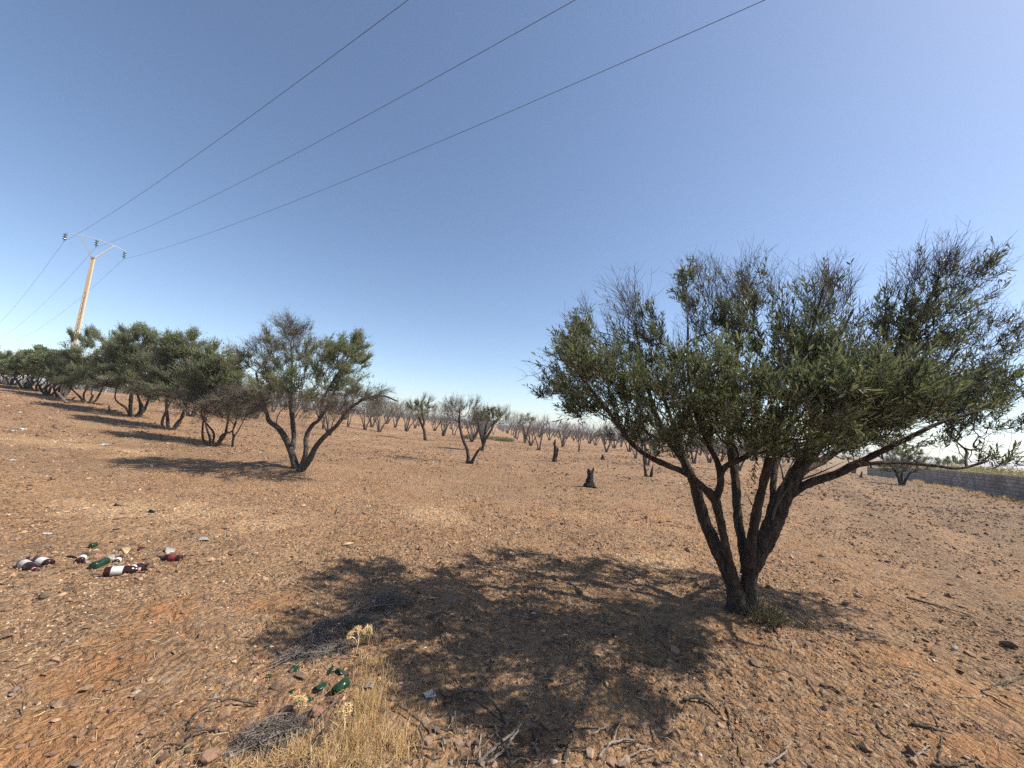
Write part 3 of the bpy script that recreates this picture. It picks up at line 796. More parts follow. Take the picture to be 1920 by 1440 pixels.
main_lobes = [
    lobe(1108, 690, -.55, 72, 66, .36, 70, .95), lobe(1058, 690, .75, 56, 54, .3, 50, .92), lobe(1095, 655, .3, 52, 42, .4, 40, .9), lobe(1120, 735, .2, 80, 55, .45, 60, .9), lobe(1105, 625, .1, 28, 40, .25, 20, .5),
    lobe(1042, 728, .65, 40, 30, .26, 28, .6),
    lobe(1185, 645, .15, 62, 75, .55, 85, .72), lobe(1180, 590, .0, 34, 48, .28, 32, .28), lobe(1210, 735, -.3, 90, 72, .45, 95, .95),
    lobe(1225, 800, -.25, 72, 45, .42, 55, .95), lobe(1240, 725, .8, 80, 70, .45, 55, .9), lobe(1265, 690, 0, 45, 50, .4, 35, .7),
    lobe(1350, 620, .1, 66, 90, .55, 105, .5), lobe(1345, 560, .1, 52, 55, .32, 45, .16), lobe(1285, 550, -.1, 20, 45, .15, 14, .6), lobe(1405, 560, .1, 40, 60, .35, 40, .12),
    lobe(1330, 735, -.9, 105, 80, .5, 115, .97), lobe(1370, 800, -.6, 92, 52, .5, 75, .97), lobe(1345, 745, .9, 105, 78, .5, 80, .9), lobe(1300, 812, .3, 76, 38, .45, 40, .95),
    lobe(1500, 680, -.4, 82, 85, .52, 110, .85), lobe(1525, 595, -.3, 55, 55, .35, 50, .25), lobe(1560, 570, -.1, 35, 55, .25, 28, .2), lobe(1490, 765, -1.0, 95, 78, .45, 95, .97), lobe(1480, 818, -.5, 82, 38, .5, 55, .95),
    lobe(1510, 715, .9, 92, 82, .5, 75, .9), lobe(1600, 660, .3, 50, 62, .4, 45, .4),
    lobe(1705, 615, -.1, 75, 85, .5, 110, .6), lobe(1730, 535, -.1, 50, 45, .32, 45, .22), lobe(1795, 560, -.1, 62, 45, .32, 55, .55), lobe(1848, 518, -.1, 38, 24, .2, 22, .7), lobe(1770, 510, -.1, 30, 30, .2, 20, .35),
    lobe(1640, 730, -.4, 90, 78, .48, 95, .95), lobe(1690, 715, .8, 95, 85, .5, 85, .9), lobe(1620, 800, -.35, 82, 42, .48, 60, .95), lobe(1640, 800, .5, 80, 40, .4, 40, .95),
    lobe(1775, 685, .1, 78, 66, .38, 90, .75), lobe(1845, 640, .1, 55, 50, .33, 45, .3), lobe(1785, 770, .15, 82, 43, .34, 75, .92), lobe(1865, 740, .2, 50, 44, .26, 46, .7),
    lobe(1730, 832, .1, 80, 24, .3, 45, .95), lobe(1825, 822, .15, 56, 30, .24, 45, .95), lobe(1850, 868, .0, 42, 11, .18, 18, .9), lobe(1800, 745, .7, 88, 58, .45, 55, .9),
    lobe(1385, 838, -.5, 78, 24, .35, 45, .97), lobe(1475, 845, -.3, 68, 22, .35, 40, .97), lobe(1568, 836, -.4, 58, 26, .35, 40, .97), lobe(1275, 842, .1, 48, 26, .3, 32, .95), lobe(1175, 812, -.1, 60, 28, .3, 36, .9), lobe(1110, 775, -.1, 60, 26, .3, 30, .85), lobe(1660, 835, -.1, 70, 24, .35, 36, .95),
    lobe(1545, 750, -1.3, 95, 58, .32, 48, .95), lobe(1420, 770, -1.2, 85, 50, .3, 38, .95), lobe(1690, 745, -1.1, 80, 52, .32, 40, .8), lobe(1620, 700, -1.4, 60, 42, .28, 22, .7),
    lobe(1300, 715, 1.35, 90, 60, .35, 40, .85), lobe(1480, 690, 1.35, 95, 65, .35, 45, .85), lobe(1620, 705, 1.25, 80, 60, .35, 40, .8),
    lobe(1915, 690, .5, 32, 50, .2, 14, .5), lobe(1905, 790, .5, 28, 26, .2, 10, .7),
]
root_main, tmain = build_tree('olive_tree', 'large foreground olive tree with several dark trunks and a wide grey green crown', None, b0, main_limbs, main_lobes, 5,
    leaf_n=6900, leaf_size=.056, twig_n=3300, twig_len=.30, shoot_len=.19, per=12, bark=M_bark, leafm=M_leaf, twigm=M_twig_main, step=.07, tris4=True,
    bf=.3, free=.85, tip=.0019, split_limbs=True, up=.7, shoot_K=4, wid=.20, rough=.3, bare_up=.75, trad=.0016)
# leafy sprigs standing out against the sky
def sprig(root, base_w, px0, py0, px1, py1, dy, nleaf=14, size=.058, r_=None, leafm=None):
    r_ = r_ or np.random.default_rng(int(px0 * 7 + py0))
    a, b = at(px0, py0, Y0 + dy), at(px1, py1, Y0 + dy)
    m_ = (a + b) / 2 + r_.normal(0, .02, 3); P = smooth_path(np.array([a, m_, b]), .03)
    P = resample(P, 8)[None]
    V, F = tubes(P, np.linspace(.0035, .0012, 8)[None], 4)
    me = MB(); me.add(V - base_w, F); o = link('shoot', me.mesh('shoot', M_twig_main, True), root)
    V, F, a_ = leaves(P, np.array([1.0]), r_, per=nleaf, size=size, wid=.2, start=.55, ang=(.35, .9))
    l = MB(); l.add(V - base_w, F, a_); link('leaves', l.mesh('leaves', leafm or M_leaf), o)
for s_ in [(1290, 560, 1122, 560, 0, 8), (1235, 630, 1120, 552, 0, 8), (1340, 600, 1278, 500, -.1, 26), (1530, 600, 1545, 495, -.3, 22), (1790, 560, 1888, 475, -.2, 12),
           (1800, 590, 1900, 520, -.2, 16), (1740, 560, 1725, 462, -.1, 8), (1840, 700, 1905, 655, -.3, 14), (1860, 600, 1925, 595, -.3, 8), (1850, 880, 1895, 862, -.3, 14),
           (1060, 700, 990, 678, -.4, 14), (1760, 540, 1770, 475, -.1, 9), (1600, 600, 1592, 510, .1, 7)][1:]:
    sprig(root_main, b0, *s_)
# long bare shoots over the crown
def bare_shoot(root, base_w, pts, dy, r0=.0035, mat=None):
    P = np.array([at(px, py, Y0 + dy) for px, py in pts]); P = resample(smooth_path(P, .03), 10)
    rr = np.random.default_rng(int(pts[0][0]))
    V, F = tubes(P[None], np.linspace(r0, .0009, 10)[None], 4); mb = MB(); mb.add(V - base_w, F)
    for k in range(5):
        i = rr.integers(3, 9); D = norm(P[i] - P[i - 1]); sd_ = perp_rand(D[None], rr)[0]
        Q = np.stack([P[i], P[i] + (D * .8 + sd_) * .05, P[i] + (D * 1.2 + sd_) * .09])
        V, F = tubes(Q[None], np.array([[.0018, .0014, .0007]]), 3); mb.add(V - base_w, F)
    link('bare_shoot', mb.mesh('bare_shoot', mat or M_twig_main, True), root)
for pts, dy in [([(1715, 560), (1718, 480), (1738, 410)], -.1), ([(1700, 580), (1680, 520), (1686, 460)], -.1), ([(1590, 600), (1596, 540), (1597, 488)], .1), ([(1460, 600), (1456, 540), (1448, 480)], .1),
                ([(1400, 560), (1425, 500), (1441, 462)], .1), ([(1180, 600), (1176, 550), (1172, 512)], 0), ([(1480, 620), (1488, 570), (1490, 520)], -.2), ([(1780, 560), (1775, 510), (1800, 468)], -.2),
                ([(1790, 640), (1850, 610), (1895, 582)], -.2), ([(1330, 560), (1310, 510), (1300, 480)], .1), ([(1220, 620), (1225, 570), (1229, 548)], 0), ([(1060, 660), (1010, 700), (978, 705)], -.4),
                ([(1090, 610), (1097, 590), (1100, 578)], 0), ([(1820, 700), (1880, 650), (1918, 640)], -.2)]:
    bare_shoot(root_main, b0, pts, dy)
# dead grey stubs inside the fork
for pts, dy, r_ in [([(1448, 975), (1462, 925), (1480, 880), (1500, 830)], -.2, .012), ([(1455, 950), (1478, 915), (1500, 895)], -.22, .012), ([(1470, 905), (1465, 880), (1455, 845)], -.22, .01), ([(1420, 960), (1406, 940), (1400, 925)], -.2, .008), ([(1465, 910), (1490, 860), (1508, 838)], -.2, .008), ([(1500, 900), (1540, 885), (1590, 862)], .1, .010)]:
    bare_shoot(root_main, b0, pts, dy, r_, M_twig)

# bushy suckers at the foot of the large olive
def tuft(name, p, n, rx, h, lean, mat_s, mat_l, label, cat, seed, leaf_size=.02, per=10, parent=None, base=None):
    r = np.random.default_rng(seed)
    a = r.uniform(0, 6.28, n); q = np.sqrt(r.uniform(0, 1, n)) * rx
    x, y = p[0] + q * np.cos(a), p[1] + q * np.sin(a)
    P0 = np.stack([x, y, gh(x, y) - .01], 1)
    D = norm(np.stack([np.cos(a) * .6 + lean[0], np.sin(a) * .6 + lean[1], np.full(n, 1.0)], 1) + r.normal(0, .3, (n, 3)))
    L = h * r.uniform(.5, 1.1, n) * (1 - .45 * (q / rx) ** 2); u = np.linspace(0, 1, 4)[None, :, None]
    P = P0[:, None] + D[:, None] * L[:, None, None] * u + perp_rand(D, r)[:, None] * (L * .15)[:, None, None] * u ** 2
    V, F = tubes(P, np.tile(np.linspace(.0018, .0007, 4), (n, 1)), 3)
    off = np.array(base if base is not None else p)
    mb = MB(); mb.add(V - off, F)
    root = parent or empty(name, p, label, cat)
    link('stems', mb.mesh('stems', mat_s, True), root, 'stuff')
    V, F, at_ = leaves(P, L, r, per=per, size=leaf_size, wid=.4, start=.1)
    mb = MB(); mb.add(V - off, F, at_); link('tuft_leaves', mb.mesh('tuft_leaves', mat_l), root, 'stuff')
    return root
M_sucker = mat_leaf('small_sucker_leaf', (0.20, 0.17, 0.08), (0.26, 0.23, 0.15))
pb = gp(1422, 1152)
tuft('sucker', (pb[0], pb[1] - .02, pb[2]), 330, .16, .22, (.1, -.1), M_twig, M_sucker, '', 'shrub', 71, leaf_size=.010, per=12, parent=root_main, base=b0)
pb = at(1418, 1075, Y0 - .1)

# ---- the two-lobed tree in the middle distance
def tree_px(base_px, dyk=1.0):
    b = gp(*base_px); Y = float(b[1]); return b, Y
def LP(Y, rows): 
    out = []
    for px, py, dy, r in rows:
        p = at(px, py, Y + dy); out.append([p[0], p[1], p[2], r / FPX * (Y + dy)])
    return out
def LB(Y, px, py, dy, rx, ry, rd, n, leaf):
    c = at(px, py, Y + dy); k = (Y + dy) / FPX; return (c, (rx * k, rd, ry * k), n, leaf)
b2, Y2 = tree_px((562, 880))
limbs2 = [LP(Y2, [(556, 888, 0, 8.8), (552, 868, 0, 6.4), (545, 845, 0, 5.6), (535, 822, 0, 5.2), (522, 803, .1, 4.8), (505, 790, .2, 4.0), (500, 775, .2, 3.2), (490, 745, .3, 2.4), (480, 700, .4, 1.6)]),
          LP(Y2, [(560, 884, 0, 7.2), (568, 868, 0, 4.8), (574, 845, 0, 4.4), (574, 820, .1, 4.0), (585, 798, .1, 3.6), (600, 785, 0, 2.8), (620, 750, -.2, 2.4), (640, 700, -.3, 1.6)]),
          LP(Y2, [(562, 884, -.1, 7.2), (580, 862, -.2, 5.6), (592, 838, -.3, 4.8), (612, 815, -.4, 4.4), (632, 797, -.5, 3.6), (652, 770, -.5, 2.8), (680, 750, -.6, 2.4), (715, 742, -.6, 1.9), (745, 752, -.6, 1.3)]),
          LP(Y2, [(546, 850, .1, 4.8), (551, 825, .3, 4.2), (549, 795, .4, 4.0), (546, 765, .5, 3.6), (545, 730, .5, 2.8), (548, 690, .5, 2.2), (545, 640, .5, 1.4)]),
          LP(Y2, [(600, 785, 0, 2.8), (610, 740, .4, 2.2), (640, 690, .6, 1.8), (665, 650, .6, 1.2)])]
lobes2 = [LB(Y2, 545, 655, .2, 55, 50, .9, 90, .35), LB(Y2, 545, 620, .2, 30, 28, .5, 30, .05), LB(Y2, 505, 700, 0, 55, 45, 1.0, 90, .75), LB(Y2, 475, 670, 0, 30, 30, .5, 25, .3),
          LB(Y2, 650, 670, -.1, 38, 38, .9, 90, .98), LB(Y2, 625, 710, .2, 55, 40, 1.1, 90, .9), LB(Y2, 560, 720, 0, 70, 30, 1.1, 80, .8), LB(Y2, 600, 660, .5, 40, 30, .8, 40, .75),
          LB(Y2, 480, 750, -.3, 55, 25, .9, 60, .0), LB(Y2, 600, 755, -.6, 80, 22, .8, 70, .05), LB(Y2, 690, 745, -.6, 45, 18, .6, 40, .1), LB(Y2, 668, 640, -.1, 12, 20, .3, 15, .9), LB(Y2, 455, 665, 0, 12, 12, .2, 8, .2)]
build_tree('olive_tree', 'half dead olive with forked trunk and two lobed crown before the left row', 'olive trees still in leaf', b2, limbs2, lobes2, 21,
           leaf_n=4300, leaf_size=.062, twig_n=3300, twig_len=.42, shoot_len=.22, per=9, bark=M_bark_grey, leafm=M_leaf_far, twigm=M_twig, step=.12, free=.7, tip=.0042, wid=.24, bf=.25, bare_up=.35, trad=.0028, droop=.35)

# ---- the row of leafy olives on the left
def auto_tree(base_px, crown, seed, label, n_limb=5, leaf_n=3600, twig_n=1200, group='olive trees still in leaf', spread=.8, limb_r=.085, leaf_size=.07, per=9, tip=.006, trad=.004, depth=None, bark=None, trunkh=.35, fork=None, Y=None, twigm=None):
    """crown: list of (px, py, rx, ry, n, leaf) measured in the photo at the tree's own distance"""
    b = gp(*base_px); Y = float(b[1]); k = Y / FPX
    r = np.random.default_rng(seed)
    lobes = []
    for px, py, rx, ry, n, lf in crown:
        rd = depth or (rx * k * .9)
        lobes.append((at(px, py, Y + r.uniform(-.3, .3)), (rx * k * 1.12, rd, ry * k * 1.05), int(n * 1.2), lf))
    cs = np.array([l[0] for l in lobes]); cz = cs[:, 2].mean()
    limbs = []
    for i in range(n_limb):
        a = (i + .5) / n_limb * 6.283 + r.uniform(-.3, .3) + .4
        tgt = lobes[i % len(lobes)]
        end = np.array(tgt[0]) + np.array([math.cos(a), math.sin(a), .1]) * np.array(tgt[1]) * .35
        st = b + np.array([math.cos(a) * .12, math.sin(a) * .12, -.05])
        mid1 = st + np.array([math.cos(a) * .22, math.sin(a) * .22, .42 + r.uniform(-.05, .12)])
        mid2 = st * .45 + end * .55 + np.array([math.cos(a) * .25, math.sin(a) * .25, -.1]) + r.normal(0, .07, 3)
        R = limb_r * r.uniform(.8, 1.15) * .48
        limbs.append([[*st, R * 1.7], [*(st * .7 + mid1 * .3), R * 1.1], [*mid1, R], [*mid2, R * .62], [*end, R * .25]])
    return build_tree('olive_tree', label, group, b, limbs, lobes, seed, leaf_n=int(leaf_n * 1.9), leaf_size=leaf_size, twig_n=int(twig_n * 1.0), twig_len=.45, shoot_len=.36, per=per,
                      bark=bark or M_bark, leafm=M_leaf_far, twigm=twigm or M_twig, step=.16, free=.6, tip=tip, wid=.34, sides=8, bf=.3, trad=trad, bare_up=.4)
auto_tree((164, 756), [(178, 648, 42, 30, 60, .98), (200, 680, 52, 42, 90, .9), (150, 690, 30, 30, 50, .85), (165, 712, 55, 17, 60, .7), (130, 690, 24, 26, 40, .9)], 31, 'round dark green olive just right of the power pole', 4, 5600, 900, limb_r=.10)
auto_tree((252, 782), [(258, 648, 38, 32, 70, .97), (235, 690, 45, 42, 90, .85), (285, 690, 45, 42, 80, .7), (255, 720, 65, 20, 70, .5)], 32, 'leafy olive with a fan of four trunks, second right of the power pole', 6, 5600, 1900, limb_r=.12)
auto_tree((318, 805), [(345, 655, 38, 30, 70, .85), (330, 695, 52, 40, 100, .55), (365, 700, 38, 40, 60, .6), (325, 730, 50, 22, 60, .35)], 33, 'leafy olive with splayed trunks directly left of the twiggy one', 4, 4600, 2600, limb_r=.12)
auto_tree((400, 836), [(408, 690, 32, 35, 60, .95), (385, 720, 45, 35, 80, .35), (425, 715, 22, 30, 40, .85), (390, 760, 55, 25, 80, .0), (435, 765, 45, 22, 60, .0)], 34, 'twiggy grey olive leafy only at the top, at the near end of the left row', 5, 2300, 2300, limb_r=.075, tip=.005)
auto_tree((436, 838), [(450, 770, 30, 18, 60, .0), (470, 755, 28, 18, 50, .03), (425, 775, 22, 16, 30, .0)], 35, 'leaning bare grey trunk beside the twiggy olive at the end of the row', 2, 60, 1000, limb_r=.07, tip=.005, group=None)
far_left = [((22, 722), [(25, 688, 30, 20, 60, .95), (45, 690, 25, 20, 40, .95)], 'leafy olive nearest the left edge of the photo'),
            ((47, 729), [(50, 685, 26, 18, 60, .95), (70, 692, 22, 17, 40, .9)], 'leafy olive second from the left edge of the photo'),
            ((70, 734), [(72, 679, 22, 22, 70, .95), (90, 690, 24, 20, 50, .9)], 'leafy olive with a peaked crown third from the left edge'),
            ((90, 741), [(95, 690, 26, 20, 70, .95), (112, 694, 22, 22, 50, .9)], 'leafy olive fourth from the left edge, left of the power pole'),
            ((113, 745), [(120, 690, 22, 26, 60, .9), (135, 700, 20, 22, 40, .8)], 'dark leafy olive half in front of the foot of the power pole')]
for i, (bp, cr, lab) in enumerate(far_left):
    auto_tree(bp, cr, 41 + i, lab, 4, 5200, 450, leaf_size=.13, per=7, tip=.009, trad=.006, limb_r=.13)

# ---- bare orchard trees
def bare_variant(seed, H=3.0, n_l=4, spread=1.1, lf=0.0, n=60, twigs=260, low=False):
    """parts of a leafless tree around the origin: trunk mesh, branches mesh"""
    t = Tree(seed); r = t.rng
    a0 = r.uniform(0, 6.28)
    for i in range(n_l):
        a = a0 + i / n_l * 6.283 + r.uniform(-.4, .4); q = spread * r.uniform(.45, .8)
        R = r.uniform(.045, .065)
        st = [math.cos(a) * .06, math.sin(a) * .06, -.05]
        P = [[*st, R * 1.5], [st[0] + math.cos(a) * q * .18, st[1] + math.sin(a) * q * .18, H * .16, R], [math.cos(a) * q * .55 + r.normal(0, .05), math.sin(a) * q * .55 + r.normal(0, .05), H * .38, R * .7],
             [math.cos(a) * q + r.normal(0, .1), math.sin(a) * q + r.normal(0, .1), H * .66, R * .3]]
        t.limb(P, step=.15, attach=i > 0)
    t.finish_limbs(H * .18)
    lobes = [((0, 0, H * .66), (spread, spread, H * .34), n, lf), ((r.normal(0, .3), r.normal(0, .3), H * .82), (spread * .5, spread * .5, H * .2), n // 3, lf)]
    T, Lf = sample_lobes(lobes, r); t.grow(T, Lf, step=.2, bf=.35, wob=.1); t.radii(.0055)
    mb = MB()
    for Q, par in t.limbs:
        V, F = tubes(Q[None, :, :3], Q[None, :, 3], 6, .15, cap=True); mb.add(V, F)
    tr = mb.mesh('trunk', M_bark_grey, True)
    me = t.branch_mesh(M_twig, sides=(4, 3, 3))
    P, R, L = shoots(t, None, np.array([0, 0, H * .3]), twigs, .5, up=.6, want_leaf=False, K=3, rad0=.0048, thin=.03)
    V, F = tubes(P, R, 3); mb = MB(); mb.add(V, F)
    tw = mb.mesh('bare_twigs', M_twig, True)
    return tr, me, tw
VAR = [bare_variant(200 + i, H, nl, sp, n=n, twigs=tw) for i, (H, nl, sp, n, tw) in enumerate([(3.0, 3, 1.2, 60, 300), (2.7, 4, 1.3, 70, 340), (3.2, 3, 1.0, 50, 240), (2.5, 5, 1.4, 70, 300), (2.9, 2, 1.1, 45, 220), (2.3, 4, 1.2, 60, 300), (3.1, 5, 1.1, 80, 380)])]
def leafy_variant(seed):
    tr, br, tw = bare_variant(seed, 2.8, 3, 1.0, n=60, twigs=200)
    t = Tree(seed); r = t.rng; n = 420
    c = np.array([0, 0, 2.1]); P0 = c + norm(r.normal(size=(n, 3))) * r.uniform(0, 1, (n, 1)) ** .5 * np.array([.85, .85, .65])
    D = norm(r.normal(0, .5, (n, 3)) + np.array([0, 0, .8])); P = P0[:, None] + D[:, None] * .3 * np.linspace(0, 1, 3)[None, :, None]
    V, F, a = leaves(P, np.ones(n), r, per=8, size=.12, wid=.32); mb = MB(); mb.add(V, F, a)
    return tr, br, tw, mb.mesh('foliage', M_leaf_far)
LVAR = [leafy_variant(401), leafy_variant(402)]
def place_leafy(p, s, rz, label):
    tr, br, tw, fo = random.choice(LVAR); o = empty('olive_tree', p, label, 'tree', 'small green trees among the bare rows', rz); o.scale = (s, s, s * random.uniform(.85, 1.1))
    link('trunk', tr, o); b_ = link('branches', br, o, 'stuff'); link('bare_twigs', tw, b_, 'stuff'); link('foliage', fo, o, 'stuff')
def place_bare(v, p, s, rz, label, group, mirror=False):
    tr, br, tw = VAR[v]
    o = empty('bare_tree', p, label, 'tree', group, rz); o.scale = (s, s, s)
    link('trunk', tr, o)
    b_ = link('branches', br, o, 'stuff'); c_ = link('bare_twigs', tw, b_, 'stuff')
    return o
G_near = None
near = [  # base px, py, top py, variant, rot, label
    (617, 817, 745, 3, 1.0, 'bare tree with a short dark trunk behind the two lobed olive'),
    (711, 810, 738, 1, .3, 'bare tree leaning right just past the two lobed olive'),
    (741, 802, 745, 0, 2.0, 'bare tree with a slanting trunk left of the small green crowned tree'),
    (762, 809, 752, 5, 1.2, 'small bare bush tree directly left of the small green crowned tree'),
    (831, 818, 752, 6, .0, 'bare tree with a spray of pale stems right of the small green crowned tree'),
    (851, 816, 757, 4, 3.0, 'thin bare tree left of the large bare one in mid field'),
    (1011, 844, 771, 2, 1.0, 'tall bare tree with two stems in the middle of the field'),
    (995, 836, 782, 3, .5, 'low bare tree just left of the tall bare one in the middle of the field'),
    (1055, 838, 785, 6, .5, 'bare vase shaped tree right of the charred pole trunk'),
    (1085, 847, 790, 4, 4.2, 'bare tree with a trunk slanting up to the right, left of the large olive crown'),
    (1137, 848, 795, 1, 2.2, 'bare vase shaped bush right of the slanting trunk'),
    (1192, 860, 800, 2, .4, 'bare tree seen under the left limb of the large olive'),
    (1265, 858, 805, 3, .9, 'bare tree seen between the left limbs of the large olive'),
    (1330, 868, 815, 5, 2.9, 'bare tree seen behind the forked middle limb of the large olive'),
    (652, 800, 745, 0, .4, 'bare tree low behind the right limb of the two lobed olive'),
    (684, 806, 748, 6, 1.9, 'bare bushy tree touching the right branch tip of the two lobed olive'),
    (725, 795, 748, 5, .9, 'small bare tree in the gap before the slanting trunk'),
    (778, 803, 755, 1, 2.5, 'bare tree partly behind the small green crowned tree'),
    (815, 808, 762, 3, 3.4, 'low bare tree between the green crowned tree and the pale stemmed one'),
    (845, 805, 760, 0, 4.4, 'bare tree behind the thin one left of the large bare tree'),
    (925, 815, 778, 4, .2, 'bare tree behind the small tree with a green heart'),
    (895, 812, 770, 6, 5.0, 'bare bush between the large leafless tree and the green hearted one'),
    (1030, 826, 786, 1, 1.6, 'bare tree behind the tall charred trunk'),
    (1105, 832, 792, 3, 2.2, 'low bare bush behind the slanting trunk'),
    (1165, 838, 795, 0, 3.3, 'bare tree just left of the long left limb of the large olive'),
    (1225, 850, 802, 6, 1.3, 'bare bushy tree under the curve of the long left limb'),
]
used = []
for px, py, ty, v, rz, lab in near:
    p = gp(px, py); H = (py - ty) * p[1] / FPX; hv = [3.0, 2.7, 3.2, 2.5, 2.9, 2.3, 3.1][v] * 1.08
    place_bare(v, p, H / hv, rz, lab, G_near); used.append(p[:2])

# three hand-traced mid field trees
bA = gp(880, 869); YA = float(bA[1])
build_tree('bare_tree', 'tall leafless tree with a dark bowed stem and a short leaning one in mid field', None, bA,
    [LP(YA, [(877, 872, 0, 5), (878, 860, 0, 3.6), (876, 843, 0, 3), (869, 826, 0, 2.8), (864, 808, 0, 2.6), (861, 790, 0, 2.2), (862, 770, 0, 1.2)]), LP(YA, [(883, 870, 0, 4.4), (889, 858, -.1, 2.6), (896, 846, -.2, 2.2), (902, 838, -.2, 1.6)])],
    [LB(YA, 862, 768, 0, 30, 24, .6, 60, 0), LB(YA, 845, 765, 0, 14, 14, .3, 15, 0), LB(YA, 890, 760, 0, 14, 14, .3, 15, 0)], 61, 0, .06, 420, .35, bark=M_bark, twigm=M_twig, step=.14, free=.8, tip=.0045, trad=.004, bare_up=.7)
bB = gp(906, 846); YB = float(bB[1])
build_tree('olive_tree', 'small mid field tree with a dark green heart inside bare branches', 'olive trees still in leaf', bB,
    [LP(YB, [(903, 848, 0, 4), (906, 836, 0, 3), (911, 822, 0, 2.6), (920, 808, 0, 2.2), (926, 794, 0, 1.5)]), LP(YB, [(906, 836, 0, 3), (908, 815, .2, 2), (912, 795, .3, 1.2)]), LP(YB, [(905, 832, 0, 2), (898, 805, .2, 1.5), (895, 785, .3, 1)])],
    [LB(YB, 918, 785, 0, 20, 18, .7, 60, 1), LB(YB, 935, 780, 0, 20, 18, .7, 30, 0), LB(YB, 900, 785, 0, 18, 18, .6, 30, 0)], 62, 420, .11, 500, .6, shoot_len=.25, per=7, bark=M_bark, leafm=M_leaf_far, twigm=M_twig, step=.2, free=.8, tip=.006, trad=.005, wid=.32)
bC = gp(797, 826); YC = float(bC[1])
build_tree('olive_tree', 'small tree with a compact round green crown on a crooked dark trunk in mid field', 'olive trees still in leaf', bC,
    [LP(YC, [(798, 828, 0, 4), (797, 818, 0, 3), (795, 806, 0, 2.6), (790, 795, 0, 2.2), (785, 782, 0, 1.5)]), LP(YC, [(793, 802, 0, 2.4), (795, 790, 0, 1.8), (790, 775, 0, 1.2)])],
    [LB(YC, 790, 766, 0, 17, 13, .7, 60, 1), LB(YC, 800, 760, 0, 20, 16, .7, 25, .1), LB(YC, 775, 765, 0, 14, 14, .6, 20, .3)], 63, 420, .12, 300, .6, shoot_len=.25, per=7, bark=M_bark, leafm=M_leaf_far, twigm=M_twig, step=.2, free=.9, tip=.006, trad=.005, wid=.32)
bD = gp(982, 828); YD = float(bD[1])
build_tree('olive_tree', 'small slender green topped tree left of the tall bare one in the field', 'olive trees still in leaf', bD,
    [LP(YD, [(984, 830, 0, 2.6), (984, 815, 0, 2), (980, 795, 0, 1.2)]), LP(YD, [(985, 826, 0, 2.2), (990, 808, 0, 1.6), (994, 795, 0, 1)])],
    [LB(YD, 978, 788, 0, 9, 12, .6, 30, 1), LB(YD, 992, 788, 0, 11, 11, .6, 30, .9)], 64, 200, .14, 180, .6, shoot_len=.25, per=6, bark=M_bark, leafm=M_leaf_far, twigm=M_twig, step=.25, free=.9, tip=.008, trad=.006, wid=.32)
bE = gp(1690, 909); YE = float(bE[1])
build_tree('bare_tree', 'low dark bush tree with many stems in front of the block wall', None, bE,
    [LP(YE, [(1690, 912, 0, 4), (1686, 900, 0, 2.4), (1680, 886, 0, 1.8), (1672, 874, 0, 1)]), LP(YE, [(1691, 910, 0, 3), (1690, 896, 0, 2.2), (1692, 880, 0, 1.5)]), LP(YE, [(1693, 910, 0, 3), (1699, 898, 0, 2), (1708, 884, 0, 1.2)])],
    [LB(YE, 1690, 876, 0, 34, 14, 1.0, 60, .35), LB(YE, 1700, 862, 0, 30, 12, 1.0, 40, .6)], 65, 420, .09, 700, .5, shoot_len=.2, per=7, bark=M_burnt, leafm=M_leaf_far, twigm=M_bark, step=.2, free=.6, tip=.006, trad=.005, wid=.32)
for b_ in (bA, bB, bC, bD, bE): used.append(b_[:2])
# wall line, needed to keep the rows clear of it
WA, WB = np.array([20.0, 11.4]), np.array([58.0, 62.5])
wd = norm(WB - WA); wn = np.array([-wd[1], wd[0]])
def wall_side(p): return float((np.asarray(p) - WA) @ wn)   # >0 on our side
cnt = 0; farP = []
for j in range(0, 42):
    for i in range(-46, 50):
        x = -1.8 + 5.4 * i - .04 * (23 + 6.0 * j); y = 23 + 6.0 * j
        x += random.gauss(0, .45); y += random.gauss(0, .45)
        if abs(x) > 1.42 * y + 6: continue
        d = math.hypot(x, y)
        if wall_side((x, y)) < 9: continue
        if x < -24 and y < 34: continue
        if x > .55 * y + 3 and y < 45: continue
        if random.random() < .1: continue
        if min(np.hypot(x - u[0], y - u[1]) for u in used) < 3.5: continue
        if d < 88:
            z = float(gh(x, y)); v = random.randrange(7); s = random.uniform(.95, 1.3)
            side = 'left' if x < -1.8 else 'right'
            where = 'behind the leafy left row' if x < -.62 * y else 'in the rows left of the bare lane' if x < -1.8 - .04 * y else 'in the rows right of the bare lane' if x < .42 * y else 'in the rows behind the large olive'
            sx = 960 + x / y * FPX
            SEC = [(150, 'behind the pole'), (300, 'behind the fan trunked olive'), (440, 'behind the twiggy olive'), (560, 'behind the left half of the two lobed olive'), (680, 'behind the right half of the two lobed olive'), (760, 'before the small green crowned tree'),
                   (840, 'behind the pale stemmed bare tree'), (920, 'behind the tall leafless tree'), (1000, 'beside the bare lane'), (1070, 'behind the tall charred trunk'), (1150, 'behind the slanting trunk'), (1260, 'behind the long left limb of the large olive'), (1400, 'behind the left trunks of the large olive'), (9999, 'behind the right trunks of the large olive')]
            where = next(t_ for lim, t_ in SEC if sx < lim)
            how = 'front' if d < 42 else 'middle' if d < 62 else 'rear'
            if random.random() < .09:
                place_leafy((x, y, z - .03), s * .95, random.uniform(0, 6.28), f'small green crowned tree {where}, {how} ranks'); cnt += 1; continue
            place_bare(v, (x, y, z - .03), s, random.uniform(0, 6.28), f'grey leafless orchard tree {where}, {how} ranks', 'bare orchard trees in rows'); cnt += 1
        elif d < 250: farP.append((x, y))
print('bare trees', cnt, 'far', len(farP))
